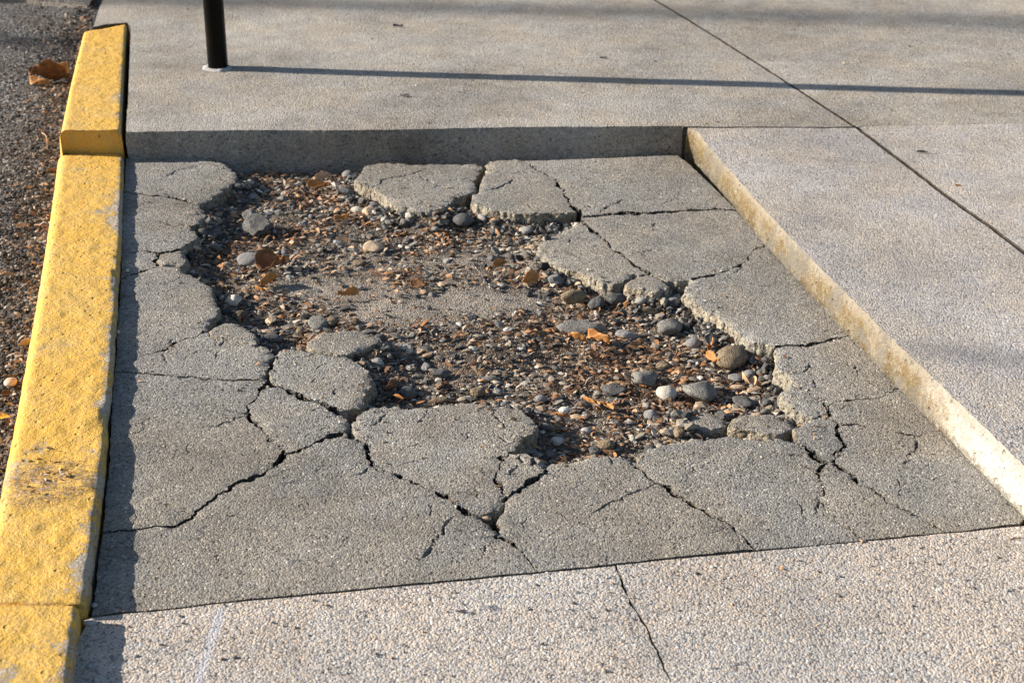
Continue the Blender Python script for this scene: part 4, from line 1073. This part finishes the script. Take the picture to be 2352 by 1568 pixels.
# ------------------------------------------------------------------ scattered gravel
def sample_hole(n):
    x = RNG.uniform(hx0, hx1, n); y = RNG.uniform(hy0, hy1, n)
    m = inside(x, y, HOLE); x, y = x[m], y[m]; m = free_mask(x, y); return x[m], y[m]
def bake(shapes, x, y, z, size, flat, mat, name, tilt=.35, elong=None, yaw=None, smooth=False):
    """merge many small stones into one mesh"""
    n = len(x); Vs = []; Fs = []; off = 0
    pick = RNG.integers(0, len(shapes), n)
    for s, (V, F) in enumerate(shapes):
        I = np.where(pick == s)[0]; k = len(I)
        if not k: continue
        el = RNG.uniform(.55, 1.0, k) if elong is None else RNG.uniform(*elong, k)
        A = np.stack([size[I], size[I] * el, size[I] * flat[I]], 1)
        P = V[None] * A[:, None, :]
        tx, ty, yw = RNG.normal(0, tilt, k), RNG.normal(0, tilt, k), (RNG.uniform(0, 6.28, k) if yaw is None else RNG.normal(0, yaw, k))
        c, s_ = np.cos(tx)[:, None], np.sin(tx)[:, None]; Y = P[:, :, 1] * c - P[:, :, 2] * s_; Z = P[:, :, 1] * s_ + P[:, :, 2] * c
        c, s_ = np.cos(ty)[:, None], np.sin(ty)[:, None]; X = P[:, :, 0] * c + Z * s_; Z = -P[:, :, 0] * s_ + Z * c
        c, s_ = np.cos(yw)[:, None], np.sin(yw)[:, None]; X2 = X * c - Y * s_; Y2 = X * s_ + Y * c
        P = np.stack([X2 + x[I][:, None], Y2 + y[I][:, None], Z + z[I][:, None]], 2).reshape(-1, 3)
        Vs.append(P); Fs.append((F[None] + (np.arange(k) * len(V))[:, None, None]).reshape(-1, F.shape[1]) + off); off += k * len(V)
    return mesh_from(name, np.concatenate(Vs), np.concatenate(Fs), mat, smooth)
SH1 = [stone_shape(1, 100 + i, .75, .5) for i in range(10)]
SH2 = [stone_shape(2, 200 + i, .35, .3) for i in range(10)]

# medium pebbles, each its own object (the largest ones that show)
SHM = {}
tones = ['grey', 'dark', 'rough', 'tan', 'brown', 'beige', 'light', 'darkrough', 'grey', 'dark']
for t in set(tones):
    for i in range(4):
        V, F = stone_shape(2, 300 + i * 13 + len(t), .5 + .18 * i, .35)
        SHM[(t, i)] = mesh_from('pebble', V, F, ST[t], i < 2)
x, y = sample_hole(9000); d = rimdist(x, y)
w = np.clip(1.15 - d / .16, .25, 1.0); m = RNG.uniform(0, 1, len(x)) < w * .5; x, y, d = x[m], y[m], d[m]
used = [(at(s[0], s[1], -.025), s[2] * depth(s[1]) / 2) for s in STONES]; cnt = 0
words = {'grey': 'mid grey', 'dark': 'dark grey', 'rough': 'rough grey', 'tan': 'buff tan', 'brown': 'brown', 'beige': 'pale beige', 'light': 'light grey', 'darkrough': 'rough dark'}
MARK = {}
for s_ in STONES:                                         # landmark phrases taken from the labelled stones
    t = s_[5]; cuts = [t.find(c) for c in (' in ', ' at ', ' of ', ' lying', ' tucked', ' just', ' beside', ' next', ' behind', ' standing', ' near', ' wedged', ' below', ' left', ' right', ' under', ' between', ' above', ' resting', ' touching', ' against', ' from', ' stone with', ' leaning', ' with') if t.find(c) > 0]
    c = t[:min(cuts)] if cuts else t
    MARK.setdefault(c, []).append(at(s_[0], s_[1], -.025))
MARK = [(c, p[0]) for c, p in MARK.items() if len(p) == 1 and len(c.split()) <= 6]
taken = set()
for i in range(len(x)):
    if cnt >= 205: break
    r = float(RNG.uniform(.0055, .0125)) * (1.45 if d[i] < .05 else .85)
    if d[i] < r * .9: continue
    if any(math.hypot(x[i] - u[0][0], y[i] - u[0][1]) < (u[1] + r) * .85 for u in used): continue
    t = tones[cnt % len(tones)]; lab = None
    for c, p in sorted(MARK, key=lambda q: math.hypot(q[1][0] - x[i], q[1][1] - y[i]))[:3]:
        dx, dy = x[i] - p[0], y[i] - p[1]
        dd_ = 'right of' if dx > abs(dy) else 'left of' if -dx > abs(dy) else 'behind' if dy > 0 else 'in front of'
        q = 'small %s pebble %s the %s' % (words[t], dd_, c)
        if q not in taken: lab = q; break
    if lab is None: continue
    taken.add(lab)
    used.append(((x[i], y[i]), r))
    f = random.uniform(.35, .7)
    o = link('pebble', SHM[(t, random.randrange(4))], None, (x[i], y[i], float(dirtz(x[i], y[i])) + r * f * .55))
    o.scale = (r, r * random.uniform(.55, 1), r * f); o.rotation_euler = (random.uniform(-.3, .3), random.uniform(-.3, .3), random.uniform(0, 6.3))
    tag(o, lab, 'pebble', 'pebbles scattered in the hole'); cnt += 1

# dense gravel, grit, litter
x, y = sample_hole(110000); d = rimdist(x, y); pl = palef(x, y)
cl = fbm(x * 11, y * 11, 0, 131, 2)
w = np.clip(1.15 - d / .20, .42, 1.0) * np.clip(1 - 1.15 * pl, 0.03, 1) * np.clip(.75 + .9 * cl, .12, 1.3)
m = RNG.uniform(0, 1, len(x)) < w * .42; x, y, d = x[m], y[m], d[m]
sz = np.clip(RNG.lognormal(math.log(.0039), .50, len(x)), .0016, .0125) * np.where(d < .06, 1.2, .95)
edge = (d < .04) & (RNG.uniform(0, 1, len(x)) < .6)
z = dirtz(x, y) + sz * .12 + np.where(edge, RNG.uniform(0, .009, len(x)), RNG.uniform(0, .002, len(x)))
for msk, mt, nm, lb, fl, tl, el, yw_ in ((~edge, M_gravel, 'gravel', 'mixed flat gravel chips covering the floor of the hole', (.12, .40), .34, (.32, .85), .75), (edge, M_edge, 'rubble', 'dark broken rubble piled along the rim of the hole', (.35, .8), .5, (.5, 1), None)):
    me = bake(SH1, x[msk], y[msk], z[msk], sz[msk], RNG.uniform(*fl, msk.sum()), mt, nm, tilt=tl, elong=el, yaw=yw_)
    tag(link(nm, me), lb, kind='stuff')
x, y = sample_hole(5200); pl = palef(x, y); m = RNG.uniform(0, 1, len(x)) < .75 * np.clip(1 - 1.1 * pl, .05, 1); x, y = x[m], y[m]
sz = np.clip(RNG.lognormal(math.log(.0068), .35, len(x)), .004, .014)
me = bake(SH1 + SH2[:4] if False else SH1, x, y, dirtz(x, y) + .0028 + sz * .1, sz, RNG.uniform(.12, .32, len(x)), M_chip, 'stone_chips', tilt=.26, elong=(.35, .8), yaw=.8)
tag(link('stone_chips', me), 'flat pale and grey stone chips strewn over the floor of the hole', kind='stuff')
x, y = sample_hole(70000); pl = palef(x, y); m = RNG.uniform(0, 1, len(x)) < (1 - .55 * pl); x, y = x[m], y[m]
OCT = (np.array([(1, 0, 0), (-1, 0, 0), (0, 1, 0), (0, -1, 0), (0, 0, 1), (0, 0, -1)], float) * 1.0, np.array([(0, 2, 4), (2, 1, 4), (1, 3, 4), (3, 0, 4), (2, 0, 5), (1, 2, 5), (3, 1, 5), (0, 3, 5)]))
me = bake([OCT], x, y, dirtz(x, y) + .0004, RNG.uniform(.0007, .0021, len(x)), RNG.uniform(.3, .8, len(x)), M_gravel, 'grit')
tag(link('grit', me), 'fine pale grit sprinkled over the dirt in the hole', kind='stuff')
def shards(n, x, y, z, L, mat, name, curl=.5, wide=.55):
    """curled dry leaf and bark fragments"""
    k = 4
    a = RNG.normal(0, .9, n); ln = L * RNG.uniform(.5, 1.5, n); wd = ln * RNG.uniform(.14, wide, n)
    cv = RNG.uniform(-1, 1, n) * curl; pit = RNG.normal(0, .28, n); rol = RNG.normal(.2, .6, n); arch = RNG.uniform(0, .8, n)
    P = np.zeros((n, k * 2, 3)); jit = RNG.uniform(.6, 1.2, (n, k, 2))
    for i in range(k):
        u = i / (k - 1) - .5; w_ = wd * (1 - (2 * abs(u)) ** 2 * .75) * .5
        for s, sg in enumerate((-1, 1)):
            X = ln * u; ww = w_ * jit[:, i, s]; Y = sg * ww * np.cos(rol) + cv * ln * u * u * 1.6
            Z = sg * ww * np.sin(rol) + (.25 - u * u) * ln * arch + ln * u * np.sin(pit)
            P[:, i * 2 + s, 0] = X * np.cos(a) - Y * np.sin(a) + x; P[:, i * 2 + s, 1] = X * np.sin(a) + Y * np.cos(a) + y
            P[:, i * 2 + s, 2] = Z
    P[:, :, 2] += (z - P[:, :, 2].min(1))[:, None]
    F0 = np.array([(i * 2, i * 2 + 2, i * 2 + 3, i * 2 + 1) for i in range(k - 1)])
    F = (F0[None] + (np.arange(n) * k * 2)[:, None, None]).reshape(-1, 4)
    return mesh_from(name, P.reshape(-1, 3), F, mat, True)
x, y = sample_hole(32000)
cl = fbm(x * 9, y * 9, 0, 111, 2); m = RNG.uniform(0, 1, len(x)) < np.clip(.34 + .7 * cl, .06, 1) * np.clip(1 - 1.1 * palef(x, y), .08, 1); x, y = x[m], y[m]
me = shards(len(x), x, y, dirtz(x, y) + .0035, .0125, M_litter, 'leaf_litter')
tag(link('leaf_litter', me), 'orange brown shredded leaf and bark bits mixed in the gravel', kind='stuff')

# lifted paint flakes on the scuffed part of the kerb
fp = np.array([at(random.gauss(112, 30), random.choice([1030, 1058, 1085, 1100, 1118, 1132, 1150, 1175]) + random.gauss(0, 4), .022) for _ in range(120)])
fp = fp[fp[:, 0] > -9]
M_flake = mat_island('lifted paint flakes', [(0, (.42, .20, .04)), (.3, (.62, .32, .05)), (.55, (.74, .46, .09)), (.8, (.55, .49, .40)), (.94, (.30, .14, .04))], .7)
me = shards(len(fp), fp[:, 0], fp[:, 1], np.full(len(fp), .0212), .0062, M_flake, 'paint_flakes', curl=.3, wide=.8)
tag(link('paint_flakes', me, kerb), 'lifted rusty orange paint flakes on the scuffed front half of the kerb', kind='stuff')

# road debris beside the kerb
n = 34000; yy = RNG.uniform(1.55, 5.4, n); uu = RNG.exponential(.075, n) + .004; xx = kx(yy) - .155 - uu * 1.0
m = (uu < .42) & (RNG.uniform(0, 1, n) < np.clip(1.25 - (yy - 2.2) / 2.6, .12, 1)); xx, yy, uu = xx[m], yy[m], uu[m]
sz = np.clip(RNG.lognormal(math.log(.0030), .4, len(xx)), .0014, .008)
pile = .012 * np.exp(-uu / .035)
me = bake(SH1, xx, yy, roadz(xx, yy) + pile * RNG.uniform(.2, 1, len(xx)) + sz * .2, sz, RNG.uniform(.35, .8, len(xx)), M_roadgrit, 'road_gravel')
tag(link('road_gravel', me), 'loose gravel and grit gathered in the gutter against the kerb', kind='stuff')
n = 1700; yy = RNG.uniform(1.55, 5.0, n); uu = RNG.exponential(.05, n); xx = kx(yy) - .158 - uu; m = uu < .3; xx, yy, uu = xx[m], yy[m], uu[m]
me = shards(len(xx), xx, yy, roadz(xx, yy) + .004 + .010 * np.exp(-uu / .035), .012, M_litter, 'gutter_litter')
tag(link('gutter_litter', me), 'dry leaf scraps gathered in the gutter against the kerb', kind='stuff')

# loose crumbs on the slabs along cracks
pts = []
for nme, (pp, w0, w1) in K.items():
    for a, b in zip(pp[:-1], pp[1:]):
        L = math.hypot(b[0] - a[0], b[1] - a[1])
        for q in range(int(L / 4)):
            if random.random() < .5:
                t = random.random(); pts.append(at(a[0] + (b[0] - a[0]) * t + random.gauss(0, 2.0), a[1] + (b[1] - a[1]) * t + random.gauss(0, 1.6)))
pts = np.array(pts); nn = len(pts)
me = bake(SH1[:4], pts[:, 0], pts[:, 1], np.where(free_mask(pts[:, 0], pts[:, 1]), -.006, .0004) + zpatch(pts[:, 0], pts[:, 1]), np.clip(RNG.lognormal(math.log(.0014), .4, nn), .0008, .0034), RNG.uniform(.4, .9, nn), M_gravel, 'crumbs')
tag(link('crumbs', me), 'small concrete crumbs lying in and beside the cracks', kind='stuff')

x = RNG.uniform(hx0 - .12, hx1 + .12, 60000); y = RNG.uniform(hy0 - .1, hy1 + .12, 60000)
m = ~free_mask(x, y); x, y = x[m], y[m]; hp = np.array(densify(HOLE, .012)[0])
d = np.full(len(x), 9.0)
for i in range(0, len(hp), 100): d = np.minimum(d, np.sqrt((x[:, None] - hp[None, i:i + 100, 0]) ** 2 + (y[:, None] - hp[None, i:i + 100, 1]) ** 2).min(1))
m = RNG.uniform(0, 1, len(x)) < .16 * np.exp(-d / .035) + .006; x, y = x[m], y[m]
me = bake(SH1[:4], x, y, zpatch(x, y) + .0006, np.clip(RNG.lognormal(math.log(.0013), .45, len(x)), .0007, .004), RNG.uniform(.35, .8, len(x)), M_gravel, 'crumbs')
tag(link('crumbs', me), 'grit and crumbs scattered over the patch round the hole', kind='stuff')
m = RNG.uniform(0, 1, len(x)) < .10
q_ = [at(random.uniform(200, 2352), 1568 - random.expovariate(1 / 120.) if False else random.uniform(1215, 1560), ZF) for _ in range(900)]
q_ = np.array([p for p in q_ if not inside(np.array([p[0]]), np.array([p[1]]), np.array([at(*c) for c in [(206, 1416), (985, 1339), (2345, 1207), (2352, 300), (206, 300)]]))[0]])
u_ = np.array([at(random.uniform(320, 2340), random.uniform(20, 285), HS) for _ in range(500)])
for q2, zz, lb in ((q_, ZF + .0015, 'sparse grit lying on the front pavement slabs'), (u_, HS + .0008, 'sparse grit lying on the back pavement slabs')):
    me = bake(SH1[:4], q2[:, 0], q2[:, 1], np.full(len(q2), zz), np.clip(RNG.lognormal(math.log(.0014), .4, len(q2)), .0007, .004), RNG.uniform(.35, .8, len(q2)), M_gravel, 'grit')
    tag(link('grit', me), lb, kind='stuff')
x, y = x[m], y[m]
me = shards(len(x), x, y, zpatch(x, y) + .0008, .008, M_litter, 'leaf_crumbs'); tag(link('leaf_crumbs', me), 'few dry leaf crumbs blown onto the patch', kind='stuff')

# ------------------------------------------------------------------ larger leaves
def leaf(px_, py_, wpx, mat, label, z0, yaw=0.0, curl=1.0, asp=.45, group='dry leaves', roll=.0, name='leaf'):
    L = wpx * depth(py_); nu, nv = 20, 11; V = []
    r = random.Random(int(px_ * 13 + py_))
    ph = r.uniform(0, 6)
    for i in range(nu):
        u = i / (nu - 1)
        wv = asp * L * .5 * (math.sin(math.pi * min(1, u * .96 + .02)) ** .75)
        for j in range(nv):
            v = j / (nv - 1) * 2 - 1
            X = (u - .5) * L; Y = v * wv
            Z = curl * L * (.16 * v * v * math.sin(math.pi * u) + .14 * math.sin(u * 3.0 + ph) * v + .12 * (u - .5) ** 2 * 3) + .012 * L * math.sin(u * 21 + v * 5)
            V.append((X, Y, Z))
    V = np.array(V); cr = .055 * L * fbm(V[:, 0] / L * 5, V[:, 1] / L * 6, ph, 5, 2) * (1 if wpx > 38 else .4); V[:, 2] += cr; V[:, 1] += cr * .6; V[:, 2] -= V[:, 2].min()
    F = [(i * nv + j, (i + 1) * nv + j, (i + 1) * nv + j + 1, i * nv + j + 1) for i in range(nu - 1) for j in range(nv - 1)]
    me = mesh_from(name, V, F, mat, True)
    x, y = at(px_, py_, z0); o = link(name, me, None, (x, y, z0)); o.rotation_euler = (roll, 0, yaw)
    m = o.modifiers.new('thickness', 'SOLIDIFY'); m.thickness = .0006
    tag(o, label, 'leaf', group); return o
DZ = -.030
leaf(622, 615, 70, LF[0], 'big curled dark brown leaf at the left side of the hole', DZ, .1, 1.8, .55)
leaf(620, 650, 60, LF[1], 'twisted orange brown leaf strip just below the big curled leaf', DZ + .002, .9, 1.5, .18)
leaf(600, 668, 34, LF[1], 'narrow orange leaf strip lowest under the big curled leaf', DZ + .001, -.5, 1.2, .25)
leaf(650, 598, 34, LF[1], 'small orange leaf bit behind the big curled leaf', DZ, -.3, 1.2, .3)
leaf(510, 512, 42, LF[0], 'reddish brown leaf lying at the foot of the left rim', DZ, -.25, .8, .35)
leaf(1325, 780, 46, LF[1], 'orange leaf just below the long curved stone shard', DZ + .004, -.5, 1.5, .3)
leaf(1375, 783, 64, LF[1], 'longest orange leaf strip below the right end of the curved shard', DZ + .004, -.7, 1.4, .28)
leaf(1400, 805, 30, LF[2], 'pale tan leaf bit below the long orange strip', DZ + .004, .3, 1.2, .4)
leaf(1218, 650, 44, LF[1], 'folded orange brown leaf below the right middle rim', DZ + .004, .6, 2.0, .5)
leaf(1630, 800, 40, LF[1], 'curled orange leaf left of the large brown boulder', DZ + .004, 1.2, 1.8, .3)
leaf(1636, 828, 44, LF[1], 'angled orange leaf stalk touching the large brown boulder', DZ + .004, -.9, 1.5, .2)
leaf(1720, 880, 44, LF[2], 'crumpled tan leaf at the right rim under the boulder', DZ + .002, -.9, 1.8, .5)
leaf(1360, 925, 50, LF[1], 'thin orange twig like leaf in the lower middle of the hole', DZ + .005, -.7, .8, .14)
leaf(1395, 935, 40, LF[1], 'second thin orange strip right of the twig like leaf', DZ + .005, -.8, .8, .15)
leaf(1290, 958, 46, LF[1], 'orange leaf half under the bright white pebble', DZ + .002, -.4, .9, .3)
leaf(1280, 992, 50, LF[0], 'rust brown flat leaf near the shaded bottom corner', DZ + .001, -.2, .6, .22)
leaf(900, 895, 40, LF[0], 'brown leaf standing in the shade beside the lower left slab piece', DZ + .004, 1.0, 1.8, .35)
leaf(915, 915, 34, LF[1], 'narrow tan brown leaf below the standing brown leaf', DZ + .004, -.6, 1.2, .2)
leaf(785, 505, 34, LF[1], 'orange leaf fragment in the upper gravel near the pale buff stones', DZ + .001, .3, 1.4, .3)
leaf(730, 430, 48, LF[1], 'orange strip of leaf in the upper left gravel', DZ, .1, 1.2, .22)
leaf(745, 410, 44, LF[2], 'tan leaf strip near the back of the hole', DZ, .4, 1.2, .25)
leaf(625, 388, 26, LF[1], 'small bright orange leaf close to the step at the back', DZ, .2, 1.6, .45)
leaf(800, 680, 50, LF[1], 'ragged orange leaf on the pale packed dirt', DZ + .006, .25, 1.3, .2)
leaf(960, 660, 40, LF[0], 'dark curled leaf in the middle of the hole', DZ + .008, -.3, 1.6, .4)
leaf(1150, 610, 40, LF[1], 'orange leaf in the middle right gravel', DZ + .004, .5, 1.4, .25)
leaf(1450, 650, 34, LF[0], 'brown leaf tip under the small rounded chunk', DZ, .4, 1.3, .3)
gr = 'dry leaves in the gutter'
leaf(112, 188, 95, LF[0], 'large crumpled dark brown leaf in the gutter against the raised kerb', ZR + .004, -.1, 1.9, .55, gr)
leaf(128, 160, 62, LF[2], 'pale curled leaf on top of the crumpled brown leaf in the gutter', ZR + .022, .1, 1.2, .25, gr)
leaf(92, 196, 60, LF[1], 'orange edged leaf at the left of the crumpled leaf in the gutter', ZR + .003, -.4, 1.2, .3, gr)
leaf(148, 172, 40, LF[2], 'tan leaf stub pressed between the crumpled leaf and the kerb', ZR + .01, 1.0, 1.6, .5, gr)
leaf(15, 632, 40, LF[2], 'pinkish tan leaf lying on the road left of the kerb', ZR + .01, -.3, .8, .45, gr)
leaf(52, 520, 30, LF[2], 'small pinkish leaf on the road gravel above the larger tan one', ZR + .008, .3, .8, .35, gr)
leaf(58, 795, 36, LF[2], 'pale curled leaf stalk leaning on the kerb', ZR + .014, .7, 1.8, .2, gr)
leaf(8, 958, 34, LF[3], 'golden yellow leaf at the left edge against the kerb', ZR + .016, .0, .5, .5, gr)
leaf(68, 432, 24, LF[2], 'small orange leaf on the asphalt left of the kerb step', ZR + .006, .1, .8, .5, gr)
leaf(118, 395, 26, LF[1], 'small leaf touching the kerb just below its step', ZR + .012, .9, 1.0, .4, gr)
leaf(16, 905, 26, LF[0], 'rust brown leaf under the pale pink pebble', ZR + .006, .4, 1.2, .5, gr)
# dry stalks in the gutter
def stalk(p0, p1, h, label):
    a = Vector((*at(p0[0], p0[1], ZR + .01), ZR + .004)); b = Vector((*at(p1[0], p1[1], ZR + h), ZR + h))
    cu = []; V = []; F = []; n = 8
    for i in range(n):
        u = i / (n - 1); p = a.lerp(b, u) + Vector((.006 * math.sin(u * 3.5), 0, .01 * math.sin(u * 3)))
        r = .0011 * (1 - .5 * u)
        for k in range(5):
            t = k / 5 * 6.283; V.append((p.x + r * math.cos(t), p.y + r * math.sin(t) * .7, p.z + r * math.sin(t)))
    for i in range(n - 1):
        for k in range(5): F.append((i * 5 + k, i * 5 + (k + 1) % 5, i * 5 + 5 + (k + 1) % 5, i * 5 + 5 + k))
    tag(link('dry_stalk', mesh_from('dry_stalk', V, F, LF[2], True)), label, 'stalk', 'dry stalks beside the raised kerb')
stalk((168, 200), (176, 140), .05, 'thin dry grass stalk rising beside the raised kerb block')
stalk((204, 112), (208, 52), .05, 'dry grass stalk at the far end of the raised kerb block')
stalk((95, 300), (110, 345), .02, 'bent dry stalk lying on the asphalt left of the kerb')
# specks on the pavement
def fleck(px_, py_, wpx, z0, mat, label, yaw=0.0, asp=.25):
    leaf(px_, py_, wpx, mat, label, z0, yaw, .8, asp, 'small flecks on the pavement', name='fleck')['category'] = 'fleck'
M_dk = ST['dark']
fleck(930, 221, 20, HS + .001, M_dk, 'small dark chip on the back slab below the shadow of the post', 0, .5)
fleck(1386, 134, 16, HS + .001, M_dk, 'tiny dark chip on the back slab above the shadow line')
fleck(914, 61, 22, HS + .001, M_dk, 'thin dark fleck near the top of the back slab')
fleck(2118, 350, 24, HS + .001, M_dk, 'thin dark fleck on the far right slab', -.2)
fleck(1060, 1404, 22, ZF + .001, M_dk, 'thin dark fleck on the front left slab')
fleck(2200, 426, 14, HS + .001, LF[1], 'tiny orange fleck on the far right slab beside the joint')

for m in bpy.data.materials: m.use_fake_user = False
